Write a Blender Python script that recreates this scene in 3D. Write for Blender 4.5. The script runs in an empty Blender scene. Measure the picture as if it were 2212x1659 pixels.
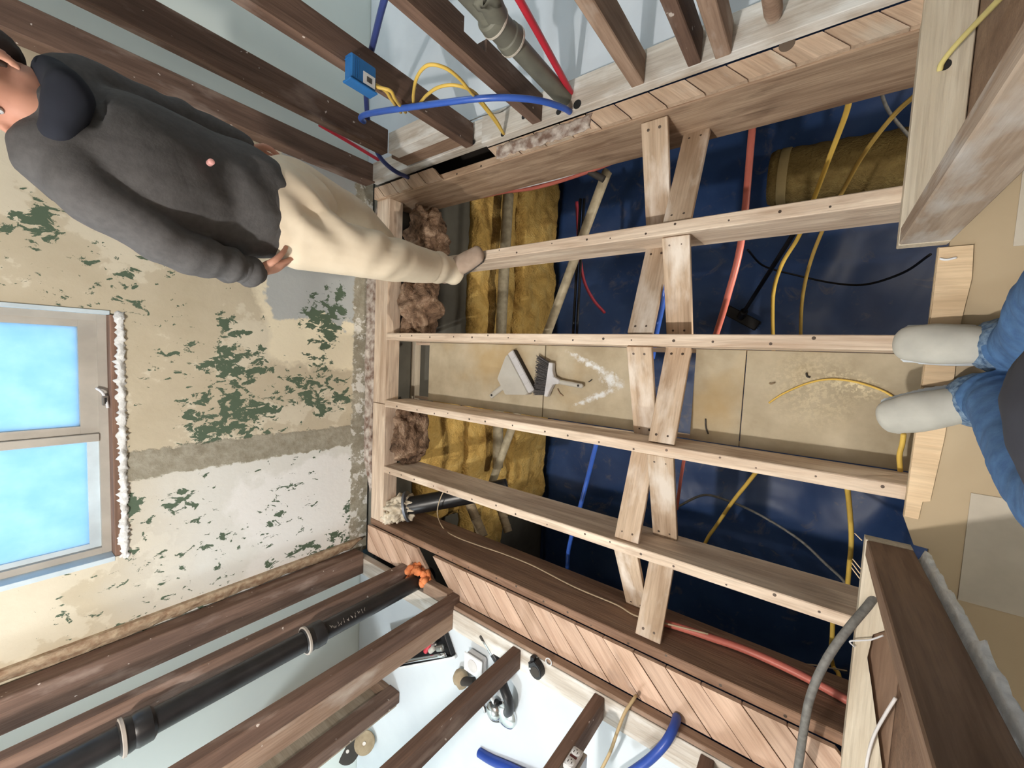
import bpy, bmesh, math, random
from mathutils import Vector, Matrix, noise
random.seed(7)
SC = bpy.context.scene
COL = SC.collection
PI = math.pi

# ------------------------------------------------------------------ camera
CAM_H = 1.513                      # height of the lens above the joist tops (z = 0)
FPX = 881.28                       # focal length in pixels of the 2212 x 1659 frame
ROWS = ((-0.7996539, -0.0442325, -0.5988298),
        (0.0768339, -0.9966225, -0.0289856),
        (-0.5955251, -0.0691889, 0.8003516))     # camera axes (right, up, back) in world axes
cd = bpy.data.cameras.new('camera')
cam = bpy.data.objects.new('camera', cd)
COL.objects.link(cam)
R3 = Matrix(ROWS).transposed()
cam.matrix_world = Matrix.Translation((0, 0, CAM_H)) @ R3.to_4x4()
cd.sensor_fit = 'HORIZONTAL'
cd.sensor_width = 36.0
cd.lens = 36.0 * FPX / 2212
cd.clip_start = 0.02
SC.camera = cam

def ray(px, py):
    return R3 @ Vector((px - 1106, 830 - py, -FPX))
def onz(px, py, z=0.0):
    d = ray(px, py); return Vector((0, 0, CAM_H)) + d * ((z - CAM_H) / d.z)
def onx(px, py, x):
    d = ray(px, py); return Vector((0, 0, CAM_H)) + d * (x / d.x)
def ony(px, py, y):
    d = ray(px, py); return Vector((0, 0, CAM_H)) + d * (y / d.y)

# ------------------------------------------------------------------ world, exposure, lights
W = bpy.data.worlds.new('sky'); SC.world = W; W.use_nodes = True
wb = W.node_tree.nodes['Background']
wb.inputs[0].default_value = (0.34, 0.66, 1.0, 1)
wb.inputs[1].default_value = 1.9
SC.view_settings.view_transform = 'Standard'
SC.view_settings.look = 'None'
SC.view_settings.gamma = 1.0
SC.view_settings.use_curve_mapping = False
SC.view_settings.exposure = 0.0
SC.cycles.use_denoising = True
SC.cycles.max_bounces = 8
SC.cycles.diffuse_bounces = 5
SC.cycles.sample_clamp_indirect = 6.0

def point_light(name, loc, energy, color, radius):
    l = bpy.data.lights.new(name, 'POINT'); l.energy = energy; l.color = color; l.shadow_soft_size = radius
    o = bpy.data.objects.new(name, l); o.location = loc; COL.objects.link(o); return o
def area_light(name, loc, aim, sx, sy, energy, color):
    l = bpy.data.lights.new(name, 'AREA'); l.energy = energy; l.color = color
    l.shape = 'RECTANGLE'; l.size = sx; l.size_y = sy
    o = bpy.data.objects.new(name, l); o.location = loc
    o.rotation_euler = (Vector(aim) - Vector(loc)).to_track_quat('-Z', 'Y').to_euler()
    COL.objects.link(o); return o
point_light('bathroom_bulb', (0.62, 0.86, 2.36), 150, (1.0, 0.94, 0.87), 0.035)
point_light('hall_fill', (-1.5, 0.55, 2.35), 30, (1.0, 0.91, 0.78), 0.12)  # added fill light in the hall, no known lamp there
point_light('left_room_fill', (1.2, 2.9, 2.25), 92, (0.88, 0.95, 1.0), 0.15)  # unseen fill added to brighten the left room
point_light('right_room_fill', (1.4, -2.9, 2.25), 30, (0.86, 0.94, 1.0), 0.15)  # made-up fill for the right room, set by brightness
point_light('basement_fill', (-0.9, -0.9, -0.45), 14, (1.0, 0.90, 0.76), 0.08)  # weak fill added below the joists, not a known lamp
wl = bpy.data.lights.new('basement_fill_spot', 'SPOT'); wl.energy = 95; wl.color = (1.0, 0.91, 0.78); wl.spot_size = math.radians(64); wl.spot_blend = 0.5; wl.shadow_soft_size = 0.06  # added spot with no known source, aimed to brighten the wool batts
wo = bpy.data.objects.new('basement_fill_spot', wl); wo.location = (-0.75, -0.15, -0.42)
wo.rotation_euler = (Vector((2.15, -0.05, -1.05)) - Vector(wo.location)).to_track_quat('-Z', 'Y').to_euler(); COL.objects.link(wo)

# ------------------------------------------------------------------ material helpers
MATS = {}
def mat_base(name, rough=0.7, metal=0.0):
    m = bpy.data.materials.new(name); m.use_nodes = True
    nt = m.node_tree; b = nt.nodes['Principled BSDF']
    b.inputs['Roughness'].default_value = rough
    b.inputs['Metallic'].default_value = metal
    b.inputs['Specular IOR Level'].default_value = 0.3
    MATS[name] = m
    return m, nt, b
def nd(nt, typ, **kw):
    n = nt.nodes.new(typ)
    for k, v in kw.items(): setattr(n, k, v)
    return n
def lk(nt, a, b): nt.links.new(a, b)
def c4(c): return (c[0], c[1], c[2], 1.0)
def ramp(nt, fac, stops, interp='LINEAR'):
    r = nd(nt, 'ShaderNodeValToRGB'); r.color_ramp.interpolation = interp
    e = r.color_ramp.elements
    while len(e) < len(stops): e.new(0.5)
    for k, (p, c) in enumerate(stops):
        e[k].position = p; e[k].color = c4(c) if len(c) == 3 else c
    lk(nt, fac, r.inputs[0]); return r.outputs[0]
def mixc(nt, fac, a, b, blend='MIX'):
    m = nd(nt, 'ShaderNodeMix', data_type='RGBA', blend_type=blend)
    for s, v in ((0, fac), (6, a), (7, b)):
        if hasattr(v, 'is_linked') or isinstance(v, bpy.types.NodeSocket): lk(nt, v, m.inputs[s])
        else: m.inputs[s].default_value = v if s == 0 else c4(v)
    return m.outputs[2]
def math_(nt, op, a, b=None):
    m = nd(nt, 'ShaderNodeMath', operation=op)
    for s, v in ((0, a), (1, b)):
        if v is None: continue
        if isinstance(v, bpy.types.NodeSocket): lk(nt, v, m.inputs[s])
        else: m.inputs[s].default_value = v
    return m.outputs[0]
def coords(nt, scale=(1, 1, 1), vary=True, space='Object'):
    t = nd(nt, 'ShaderNodeTexCoord')
    v = nd(nt, 'ShaderNodeNewGeometry').outputs['Position'] if space == 'World' else t.outputs[space]
    if vary:
        oi = nd(nt, 'ShaderNodeObjectInfo')
        mu = nd(nt, 'ShaderNodeVectorMath', operation='SCALE'); mu.inputs[0].default_value = (17, 31, 23)
        lk(nt, oi.outputs['Random'], mu.inputs['Scale'])
        ad = nd(nt, 'ShaderNodeVectorMath', operation='ADD')
        lk(nt, v, ad.inputs[0]); lk(nt, mu.outputs[0], ad.inputs[1]); v = ad.outputs[0]
    mp = nd(nt, 'ShaderNodeMapping'); mp.inputs['Scale'].default_value = scale
    lk(nt, v, mp.inputs[0]); return mp.outputs[0]
def noisetex(nt, vec, scale, detail=5, rough=0.55, dist=0.0):
    n = nd(nt, 'ShaderNodeTexNoise'); lk(nt, vec, n.inputs['Vector'])
    n.inputs['Scale'].default_value = scale; n.inputs['Detail'].default_value = detail
    n.inputs['Roughness'].default_value = rough; n.inputs['Distortion'].default_value = dist
    return n.outputs['Fac']
def bump(nt, b, h, strength=0.3, dist=0.01):
    bp = nd(nt, 'ShaderNodeBump'); bp.inputs['Strength'].default_value = strength; bp.inputs['Distance'].default_value = dist
    lk(nt, h, bp.inputs['Height']); lk(nt, bp.outputs[0], b.inputs['Normal'])

def wood(name, light, dark, stain=None, stain_lo=0.55, rough=0.75, var=0.25, specks=0.0):
    """lumber with grain along the local X of a board"""
    m, nt, b = mat_base(name, rough)
    v = coords(nt, (1.0, 9.0, 9.0))
    g = noisetex(nt, v, 2.2, 6, 0.6, 0.6)
    fine = noisetex(nt, coords(nt, (3.0, 70.0, 70.0)), 2.0, 3)
    blot = noisetex(nt, coords(nt, (1.5, 4, 4)), 2.5, 5)
    mid = tuple((a + c) / 2 for a, c in zip(light, dark))
    c = ramp(nt, g, [(0.30, dark), (0.48, mid), (0.66, light)])
    c = mixc(nt, math_(nt, 'MULTIPLY', ramp(nt, fine, [(0.45, (0, 0, 0)), (0.7, (1, 1, 1))]), 0.35), c, tuple(x * 0.6 for x in dark))
    if stain:
        s = ramp(nt, blot, [(stain_lo, (0, 0, 0)), (stain_lo + 0.16, (1, 1, 1))])
        c = mixc(nt, s, c, stain)
    if specks:
        sp = noisetex(nt, coords(nt, (1, 1, 1)), 34, 3, 0.5)
        c = mixc(nt, ramp(nt, sp, [(specks, (0, 0, 0)), (specks + 0.02, (1, 1, 1))]), c, (0.62, 0.55, 0.50))
    oi = nd(nt, 'ShaderNodeObjectInfo')
    hv = nd(nt, 'ShaderNodeHueSaturation'); lk(nt, c, hv.inputs['Color'])
    vv = nd(nt, 'ShaderNodeMapRange'); lk(nt, oi.outputs['Random'], vv.inputs[0])
    vv.inputs[3].default_value = 1 - var; vv.inputs[4].default_value = 1 + var
    lk(nt, vv.outputs[0], hv.inputs['Value'])
    lk(nt, hv.outputs[0], b.inputs['Base Color'])
    bump(nt, b, math_(nt, 'ADD', g, fine), 0.35, 0.004)
    return m
def plain(name, c, rough=0.5, metal=0.0, c2=None, scale=8, bumpy=0.0, spec=None):
    m, nt, b = mat_base(name, rough, metal)
    if spec is not None: b.inputs['Specular IOR Level'].default_value = spec
    n = noisetex(nt, coords(nt), scale, 5)
    c2 = c2 or tuple(x * 0.82 for x in c)
    lk(nt, ramp(nt, n, [(0.35, c2), (0.65, c)]), b.inputs['Base Color'])
    if bumpy: bump(nt, b, n, bumpy, 0.01)
    return m

JOIST = wood('joist_wood', (0.82, 0.69, 0.555), (0.50, 0.365, 0.265), stain=(0.40, 0.28, 0.20), stain_lo=0.60, var=0.06, specks=0.80)
RIMW = wood('dark_joist_wood', (0.31, 0.19, 0.125), (0.155, 0.088, 0.056), stain=(0.25, 0.17, 0.125), stain_lo=0.6, var=0.05)
BEAMW = wood('beam_wood', (0.56, 0.41, 0.285), (0.25, 0.155, 0.10), stain=(0.16, 0.10, 0.065), stain_lo=0.58, var=0.05)
BRACE = wood('brace_wood', (0.60, 0.47, 0.35), (0.36, 0.255, 0.17), stain=(0.70, 0.62, 0.54), stain_lo=0.50, var=0.16)
STUD = wood('stud_wood', (0.195, 0.122, 0.090), (0.092, 0.056, 0.042), stain=(0.29, 0.215, 0.18), stain_lo=0.57, var=0.12, specks=0.71)
STUDP = wood('pale_stud_wood', (0.42, 0.30, 0.225), (0.235, 0.15, 0.105), stain=(0.50, 0.42, 0.36), stain_lo=0.56, var=0.10, specks=0.73)
PLATE = wood('plate_wood', (0.70, 0.66, 0.60), (0.45, 0.38, 0.31), stain=(0.78, 0.77, 0.74), stain_lo=0.47, var=0.05)
DPLATE = wood('dark_plate_wood', (0.36, 0.25, 0.18), (0.20, 0.125, 0.085), var=0.06)
SUBL = wood('subfloor_wood', (0.66, 0.475, 0.36), (0.45, 0.295, 0.21), stain=(0.36, 0.27, 0.22), stain_lo=0.62, var=0.14)
SUBR = wood('worn_subfloor_wood', (0.66, 0.50, 0.37), (0.42, 0.29, 0.20), stain=(0.62, 0.54, 0.44), stain_lo=0.55, var=0.10)
SILLP = wood('sill_plate_wood', (0.68, 0.61, 0.49), (0.52, 0.44, 0.33), var=0.04)
POSTW = wood('post_wood', (0.46, 0.375, 0.30), (0.28, 0.20, 0.14), stain=(0.52, 0.49, 0.46), stain_lo=0.50, var=0.04)
POSTD = wood('brown_post_wood', (0.25, 0.165, 0.11), (0.13, 0.078, 0.05), var=0.04)
PLANK = wood('threshold_wood', (0.78, 0.60, 0.40), (0.62, 0.45, 0.28), var=0.05)
NAIL = plain('nail_steel', (0.10, 0.075, 0.06), 0.5, 0.6)
BLUEPEX = plain('blue_plastic_tube', (0.045, 0.13, 0.55), 0.30, spec=0.5)
REDPEX = plain('red_plastic_tube', (0.60, 0.03, 0.055), 0.35, spec=0.5)
PINKPEX = plain('faded_red_tube', (0.52, 0.15, 0.115), 0.4)
YCABLE = plain('yellow_cable_jacket', (0.80, 0.55, 0.12), 0.45)
YDIM = plain('dull_yellow_cable', (0.52, 0.36, 0.10), 0.5)
GREYC = plain('grey_cable_jacket', (0.20, 0.20, 0.19), 0.6, c2=(0.12, 0.12, 0.115), scale=60)
TANC = plain('tan_cable_jacket', (0.46, 0.36, 0.24), 0.6)
WHITEC = plain('white_wire', (0.80, 0.82, 0.86), 0.5)
BLACKC = plain('black_cable', (0.012, 0.012, 0.014), 0.45)
ABS = plain('black_pipe', (0.016, 0.016, 0.018), 0.36, c2=(0.008, 0.008, 0.009), scale=14, spec=0.5)
HUBW = plain('worn_hub_edge', (0.42, 0.38, 0.34), 0.6)
GREYP = plain('grey_drain_pipe', (0.19, 0.19, 0.155), 0.5, c2=(0.125, 0.125, 0.105), scale=10)
PIPEEDGE = plain('pale_hub_rim', (0.62, 0.57, 0.50), 0.5)
GALV = plain('galvanised_pipe', (0.46, 0.40, 0.28), 0.5, c2=(0.30, 0.26, 0.18), scale=22)
WRAP = plain('pipe_lagging', (0.42, 0.34, 0.23), 0.85, c2=(0.25, 0.19, 0.12), scale=12, bumpy=0.5)
FOAMO = plain('orange_foam', (0.80, 0.27, 0.10), 0.8, c2=(0.62, 0.20, 0.08), scale=30, bumpy=0.6)
BOXBLUE = plain('blue_box_plastic', (0.025, 0.165, 0.46), 0.45)
WHITEP = plain('white_plastic', (0.82, 0.84, 0.86), 0.4)
INK = plain('black_ink', (0.02, 0.02, 0.02), 0.6)
BLACKP = plain('black_plastic', (0.018, 0.018, 0.02), 0.4)
CHROME = plain('chrome', (0.72, 0.74, 0.76), 0.15, 1.0)
STEEL = plain('worn_steel', (0.42, 0.41, 0.39), 0.35, 0.9)
GREYPL = plain('grey_plastic', (0.50, 0.485, 0.44), 0.5)
GREYPL2 = plain('pale_grey_plastic', (0.60, 0.60, 0.62), 0.45)
BRISTLE = plain('grey_bristle', (0.135, 0.13, 0.135), 0.8, c2=(0.07, 0.068, 0.07), scale=120)
CREAMBAG = plain('cream_plastic_bag', (0.78, 0.70, 0.56), 0.55, bumpy=0.5, scale=30)
CLAMPG = plain('grey_clamp', (0.20, 0.22, 0.26), 0.4, 0.5)
PINKW = plain('clear_tub_plastic', (0.72, 0.69, 0.68), 0.25)
SKIN = plain('skin', (0.56, 0.30, 0.215), 0.55, c2=(0.50, 0.25, 0.18), scale=10)
HAIR = plain('dark_brown_hair', (0.055, 0.034, 0.026), 0.7, c2=(0.03, 0.019, 0.015), scale=40)
HOODIE = plain('charcoal_fleece', (0.094, 0.093, 0.095), 0.95, c2=(0.078, 0.077, 0.080), scale=60, bumpy=0.15)
HOODIN = plain('navy_lining', (0.020, 0.024, 0.036), 0.95)
KHAKI = plain('khaki_canvas', (0.74, 0.65, 0.51), 0.9, c2=(0.68, 0.585, 0.45), scale=9)
BOOT = plain('tan_suede', (0.44, 0.34, 0.27), 0.9, c2=(0.36, 0.27, 0.21), scale=20)
RUBBER = plain('dark_rubber', (0.05, 0.045, 0.04), 0.8)
JEANS = plain('blue_denim', (0.075, 0.165, 0.33), 0.9, c2=(0.05, 0.115, 0.25), scale=45, bumpy=0.15)
JEANHEM = plain('worn_denim_hem', (0.20, 0.29, 0.40), 0.9, c2=(0.04, 0.085, 0.17), scale=90)
SHOEG = plain('grey_suede', (0.50, 0.49, 0.44), 0.85, c2=(0.41, 0.40, 0.36), scale=14)
SHOEW = plain('pale_rubber_edge', (0.62, 0.66, 0.70), 0.6)
DARKTEE = plain('dark_jacket', (0.035, 0.038, 0.05), 0.95)
MINT = plain('mint_wall_paint', (0.76, 0.83, 0.80), 0.7, c2=(0.72, 0.79, 0.77), scale=2)
CEIL = plain('ceiling_board', (0.62, 0.60, 0.56), 0.9)
PAPER = plain('white_floor_sheet', (0.64, 0.69, 0.73), 0.6, c2=(0.57, 0.62, 0.67), scale=2.5)
PAPERR = plain('grey_floor_sheet', (0.74, 0.80, 0.87), 0.6, c2=(0.64, 0.71, 0.79), scale=2.5)
HALLF = plain('tan_floor_paper', (0.48, 0.385, 0.26), 0.8, c2=(0.44, 0.35, 0.235), scale=3)
SHEETP = plain('pale_paper_sheet', (0.56, 0.51, 0.43), 0.8)
WFRAME = plain('grey_window_frame', (0.46, 0.435, 0.39), 0.55)
WSASH = plain('white_window_bead', (0.62, 0.74, 0.82), 0.5)
CRUST = plain('white_plaster_crust', (0.80, 0.82, 0.82), 0.9, bumpy=0.8, scale=45)
PLASTEDGE = plain('broken_plaster', (0.52, 0.42, 0.30), 0.95, c2=(0.30, 0.20, 0.13), scale=30, bumpy=1.0)
BRICKC = plain('broken_mortar', (0.64, 0.58, 0.52), 0.95, c2=(0.20, 0.13, 0.10), scale=24, bumpy=1.0)
CONC = plain('foundation_concrete', (0.17, 0.165, 0.14), 0.9, bumpy=0.3)
LATH = wood('rough_lath', (0.44, 0.33, 0.23), (0.28, 0.19, 0.13), var=0.1)

def make_glass():
    m = bpy.data.materials.new('frosted_glass'); m.use_nodes = True; nt = m.node_tree
    nt.nodes.remove(nt.nodes['Principled BSDF'])
    out = nt.nodes['Material Output']
    tr = nd(nt, 'ShaderNodeBsdfTranslucent'); gl = nd(nt, 'ShaderNodeBsdfGlossy'); gl.inputs['Roughness'].default_value = 0.35
    n = noisetex(nt, coords(nt, (1, 1, 1), False), 9, 6, 0.6)
    lk(nt, ramp(nt, n, [(0.35, (0.80, 0.88, 0.93)), (0.7, (0.97, 0.98, 0.99))]), tr.inputs['Color'])
    mx = nd(nt, 'ShaderNodeMixShader'); mx.inputs[0].default_value = 0.05
    lk(nt, tr.outputs[0], mx.inputs[1]); lk(nt, gl.outputs[0], mx.inputs[2]); lk(nt, mx.outputs[0], out.inputs[0])
    return m
GLASS = make_glass()

def make_tarp():
    m, nt, b = mat_base('blue_tarp', 0.42); b.inputs['Specular IOR Level'].default_value = 0.5
    v = coords(nt, (1, 1, 1), False, 'World')
    n = noisetex(nt, v, 2.2, 5, 0.6)
    dust = noisetex(nt, v, 6, 8, 0.7, 1.2)
    c = ramp(nt, n, [(0.3, (0.026, 0.066, 0.20)), (0.7, (0.050, 0.112, 0.30))])
    c = mixc(nt, ramp(nt, dust, [(0.57, (0, 0, 0)), (0.76, (0.55, 0.55, 0.55))]), c, (0.34, 0.30, 0.26))
    lk(nt, c, b.inputs['Base Color'])
    wv = noisetex(nt, v, 2.2, 2, 0.45, 0.6)
    bump(nt, b, wv, 0.5, 0.05)
    return m
TARP = make_tarp()

def make_wool(name, c1, c2, c3, scale):
    m, nt, b = mat_base(name, 0.98)
    v = coords(nt)
    n = noisetex(nt, v, scale, 9, 0.65, 0.8)
    n2 = noisetex(nt, v, scale * 9, 4, 0.6)
    c = ramp(nt, n, [(0.30, c3), (0.5, c2), (0.68, c1)])
    lk(nt, c, b.inputs['Base Color'])
    bump(nt, b, math_(nt, 'ADD', n, n2), 0.9, 0.02)
    return m
YWOOL = make_wool('yellow_glass_wool', (0.92, 0.66, 0.24), (0.82, 0.54, 0.165), (0.50, 0.29, 0.08), 7)
BWOOL = make_wool('brown_mineral_wool', (0.58, 0.42, 0.30), (0.27, 0.17, 0.11), (0.05, 0.03, 0.02), 11)
ROLLW = make_wool('olive_insulation_wrap', (0.40, 0.30, 0.11), (0.31, 0.22, 0.08), (0.21, 0.145, 0.05), 9)

def streak(nt, P, a, b_, w):
    """1 on the segment a-b falling to 0 at distance w (in the xy plane)"""
    ax, ay = a; bx, by = b_
    L = math.hypot(bx - ax, by - ay); ang = math.atan2(by - ay, bx - ax)
    mp = nd(nt, 'ShaderNodeMapping', vector_type='TEXTURE')
    mp.inputs['Location'].default_value = ((ax + bx) / 2, (ay + by) / 2, 0)
    mp.inputs['Rotation'].default_value = (0, 0, ang)
    mp.inputs['Scale'].default_value = (L / 2, w, 1e4)
    lk(nt, P, mp.inputs[0])
    g = nd(nt, 'ShaderNodeTexGradient', gradient_type='SPHERICAL'); lk(nt, mp.outputs[0], g.inputs[0])
    return g.outputs['Fac']

ZP = -0.205                         # the catch boards in the middle bay
def make_board():
    m, nt, b = mat_base('dusty_board', 0.85)
    P = nd(nt, 'ShaderNodeNewGeometry').outputs['Position']
    v = coords(nt, (1, 1, 1), True, 'World')
    n = noisetex(nt, v, 5, 7, 0.6); sp = noisetex(nt, v, 90, 3, 0.6); br = noisetex(nt, v, 2.4, 4, 0.5)
    c = ramp(nt, n, [(0.3, (0.34, 0.285, 0.195)), (0.68, (0.53, 0.465, 0.345))])
    c = mixc(nt, ramp(nt, br, [(0.52, (0, 0, 0)), (0.68, (0.6, 0.6, 0.6))]), c, (0.40, 0.27, 0.105))
    d = None
    for a, e, w in (((1215, 755), (1350, 828), 0.022), ((1230, 880), (1350, 832), 0.02), ((1290, 800), (1350, 845), 0.05)):
        s = streak(nt, P, onz(*a, ZP)[:2], onz(*e, ZP)[:2], w); d = s if d is None else math_(nt, 'MAXIMUM', d, s)
    sp3 = noisetex(nt, v, 38, 6, 0.7)
    dm = math_(nt, 'ADD', math_(nt, 'MULTIPLY', d, 0.55), math_(nt, 'MULTIPLY', math_(nt, 'SUBTRACT', sp3, 0.5), 1.6))
    dm = math_(nt, 'MULTIPLY', ramp(nt, dm, [(0.10, (0, 0, 0)), (0.5, (1, 1, 1))]), ramp(nt, d, [(0.0, (0, 0, 0)), (0.2, (1, 1, 1))]))
    c = mixc(nt, dm, c, (0.72, 0.75, 0.76))
    d2 = streak(nt, P, onz(1780, 810, ZP)[:2], onz(1930, 860, ZP)[:2], 0.045)
    d3 = streak(nt, P, onz(1640, 800, ZP)[:2], onz(1880, 890, ZP)[:2], 0.16)
    s2 = math_(nt, 'MULTIPLY', math_(nt, 'ADD', d2, math_(nt, 'MULTIPLY', d3, 0.55)), ramp(nt, sp, [(0.46, (0.1, 0.1, 0.1)), (0.58, (1, 1, 1))]))
    c = mixc(nt, s2, c, (0.72, 0.64, 0.44))
    lk(nt, c, b.inputs['Base Color']); bump(nt, b, n, 0.2, 0.004)
    return m
DBOARD = make_board()

XW = 2.27                           # face of the plastered far wall
def make_plaster():
    m, nt, b = mat_base('flaking_plaster', 0.85)
    P = nd(nt, 'ShaderNodeNewGeometry').outputs['Position']
    sep = nd(nt, 'ShaderNodeSeparateXYZ'); lk(nt, P, sep.inputs[0]); Yc = sep.outputs[1]; Zc = sep.outputs[2]
    v = coords(nt, (1, 1, 1), False, 'World')
    big = noisetex(nt, v, 3.2, 6, 0.6)
    fine = noisetex(nt, v, 24, 6, 0.6)
    def step(val, lo, hi):
        mr = nd(nt, 'ShaderNodeMapRange'); lk(nt, val, mr.inputs[0])
        mr.inputs[1].default_value = lo; mr.inputs[2].default_value = hi; return mr.outputs[0]
    wob = math_(nt, 'MULTIPLY', math_(nt, 'SUBTRACT', fine, 0.5), 0.06)
    wob2 = math_(nt, 'MULTIPLY', math_(nt, 'SUBTRACT', big, 0.5), 0.5)
    c = ramp(nt, big, [(0.32, (0.48, 0.425, 0.315)), (0.52, (0.54, 0.485, 0.37)), (0.54, (0.63, 0.585, 0.47)), (0.75, (0.69, 0.645, 0.525))])
    # whiter primer below and left of the mortar band, grey skim in the right corner
    wz = math_(nt, 'MULTIPLY', step(math_(nt, 'ADD', Yc, wob), 0.56, 0.60), step(math_(nt, 'ADD', Zc, wob2), 1.25, 0.85))
    c = mixc(nt, wz, c, (0.70, 0.71, 0.68))
    wz2 = math_(nt, 'MULTIPLY', step(math_(nt, 'ADD', Yc, wob2), 0.62, 0.66), step(math_(nt, 'ADD', Zc, wob2), 0.72, 0.66))
    c = mixc(nt, wz2, c, (0.80, 0.81, 0.80))
    cz = math_(nt, 'MULTIPLY', step(math_(nt, 'ADD', Zc, wob2), 0.62, 0.58), step(math_(nt, 'ADD', Yc, wob2), 0.10, 0.06))
    c = mixc(nt, cz, c, (0.78, 0.72, 0.56))
    gz = math_(nt, 'MULTIPLY', step(math_(nt, 'ADD', Zc, wob2), 0.56, 0.54), step(math_(nt, 'ADD', Yc, wob2), -0.17, -0.19))
    c = mixc(nt, gz, c, (0.42, 0.45, 0.46))
    # green paint showing through flaked patches
    nc = nd(nt, 'ShaderNodeTexNoise'); lk(nt, v, nc.inputs['Vector']); nc.inputs['Scale'].default_value = 7; nc.inputs['Detail'].default_value = 4
    vm = nd(nt, 'ShaderNodeVectorMath', operation='SUBTRACT'); lk(nt, nc.outputs['Color'], vm.inputs[0]); vm.inputs[1].default_value = (0.5, 0.5, 0.5)
    vs_ = nd(nt, 'ShaderNodeVectorMath', operation='SCALE'); lk(nt, vm.outputs[0], vs_.inputs[0]); vs_.inputs['Scale'].default_value = 0.22
    va = nd(nt, 'ShaderNodeVectorMath', operation='ADD'); lk(nt, P, va.inputs[0]); lk(nt, vs_.outputs[0], va.inputs[1]); PW = va.outputs[0]
    dens = None
    blobs = [((515, 790), .11, .16, 1.0), ((510, 900), .15, .20, 1.0), ((700, 690), .14, .10, 1.0), ((680, 830), .16, .16, .8),
             ((735, 660), .10, .05, 1.0), ((730, 870), .07, .07, 1.0), ((620, 860), .14, .2, .55), ((40, 490), .07, .07, 1.0), ((70, 460), .05, .05, 1.0),
             ((500, 700), .06, .06, .8), ((380, 770), .12, .10, .4), ((220, 620), .15, .2, .5), ((300, 640), .08, .1, .5),
             ((290, 1085), .05, .05, 1.0), ((390, 1085), .06, .08, .75), ((480, 1150), .05, .06, .6), ((690, 1180), .04, .30, .9), ((755, 1100), .05, .05, .9),
             ((640, 1040), .10, .14, .45), ((400, 1220), .3, .3, .33), ((300, 1340), .2, .2, .33), ((560, 960), .08, .3, .45), ((600, 1100), .2, .2, .38), ((740, 1150), .05, .1, .9)]
    for (px, py), ry, rz, wt in blobs:
        p = onx(px, py, XW)
        mp = nd(nt, 'ShaderNodeMapping', vector_type='TEXTURE')
        mp.inputs['Location'].default_value = (XW, p.y, p.z); mp.inputs['Scale'].default_value = (1e4, ry * 1.5, rz * 1.5)
        lk(nt, PW, mp.inputs[0])
        g = nd(nt, 'ShaderNodeTexGradient', gradient_type='SPHERICAL'); lk(nt, mp.outputs[0], g.inputs[0])
        s = math_(nt, 'MULTIPLY', math_(nt, 'POWER', g.outputs['Fac'], 0.7), wt)
        dens = s if dens is None else math_(nt, 'MAXIMUM', dens, s)
    vs = coords(nt, (1, 1.5, 1.0), False, 'World')
    fl = noisetex(nt, vs, 17, 9, 0.66, 0.5)
    val = math_(nt, 'ADD', fl, math_(nt, 'MULTIPLY', dens, 0.27))
    mask = ramp(nt, val, [(0.668, (0, 0, 0)), (0.676, (1, 1, 1))])
    c = mixc(nt, mask, c, (0.085, 0.125, 0.085))
    # mortar band across the wall and skim along its foot
    ye = math_(nt, 'ADD', Yc, wob)
    band = math_(nt, 'MULTIPLY', step(ye, 0.466, 0.474), step(ye, 0.598, 0.590))
    foot = step(math_(nt, 'ADD', Zc, wob), 0.105, 0.095)
    mm = math_(nt, 'MAXIMUM', band, foot)
    mc = ramp(nt, fine, [(0.35, (0.255, 0.235, 0.18)), (0.65, (0.37, 0.35, 0.285))])
    fw = ramp(nt, noisetex(nt, v, 11, 7, 0.7), [(0.52, (0, 0, 0)), (0.56, (1, 1, 1))])
    mc = mixc(nt, math_(nt, 'MULTIPLY', fw, foot), mc, (0.66, 0.66, 0.63))
    c = mixc(nt, mm, c, mc)
    lk(nt, c, b.inputs['Base Color'])
    h = math_(nt, 'SUBTRACT', math_(nt, 'ADD', math_(nt, 'MULTIPLY', fine, math_(nt, 'ADD', mm, 0.25)), big), math_(nt, 'MULTIPLY', mask, 0.5))
    bump(nt, b, h, 0.45, 0.012)
    return m
PLASTER = make_plaster()

# ------------------------------------------------------------------ mesh helpers
def mesh_obj(name, bm, mat, parent=None, smooth=False):
    me = bpy.data.meshes.new(name); bm.to_mesh(me); bm.free()
    if mat: me.materials.append(mat)
    if smooth:
        for p in me.polygons: p.use_smooth = True
    o = bpy.data.objects.new(name, me); COL.objects.link(o)
    if parent: o.parent = parent
    return o
def tag(o, label, cat, group=None):
    o['label'] = label; o['category'] = cat
    if group: o['group'] = group
    return o
def struct(o): o['kind'] = 'structure'; return o
def empty(name, loc, label, cat, group=None):
    o = bpy.data.objects.new(name, None); o.location = loc; o.empty_display_size = 0.05; COL.objects.link(o)
    return tag(o, label, cat, group)
def keep(o, parent):
    """parent a part built in world space to a thing without moving it"""
    o.parent = parent
    o.matrix_parent_inverse = Matrix.Translation(-Vector(parent.location)) if parent.type == 'EMPTY' else parent.matrix_basis.inverted()
    return o
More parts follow.
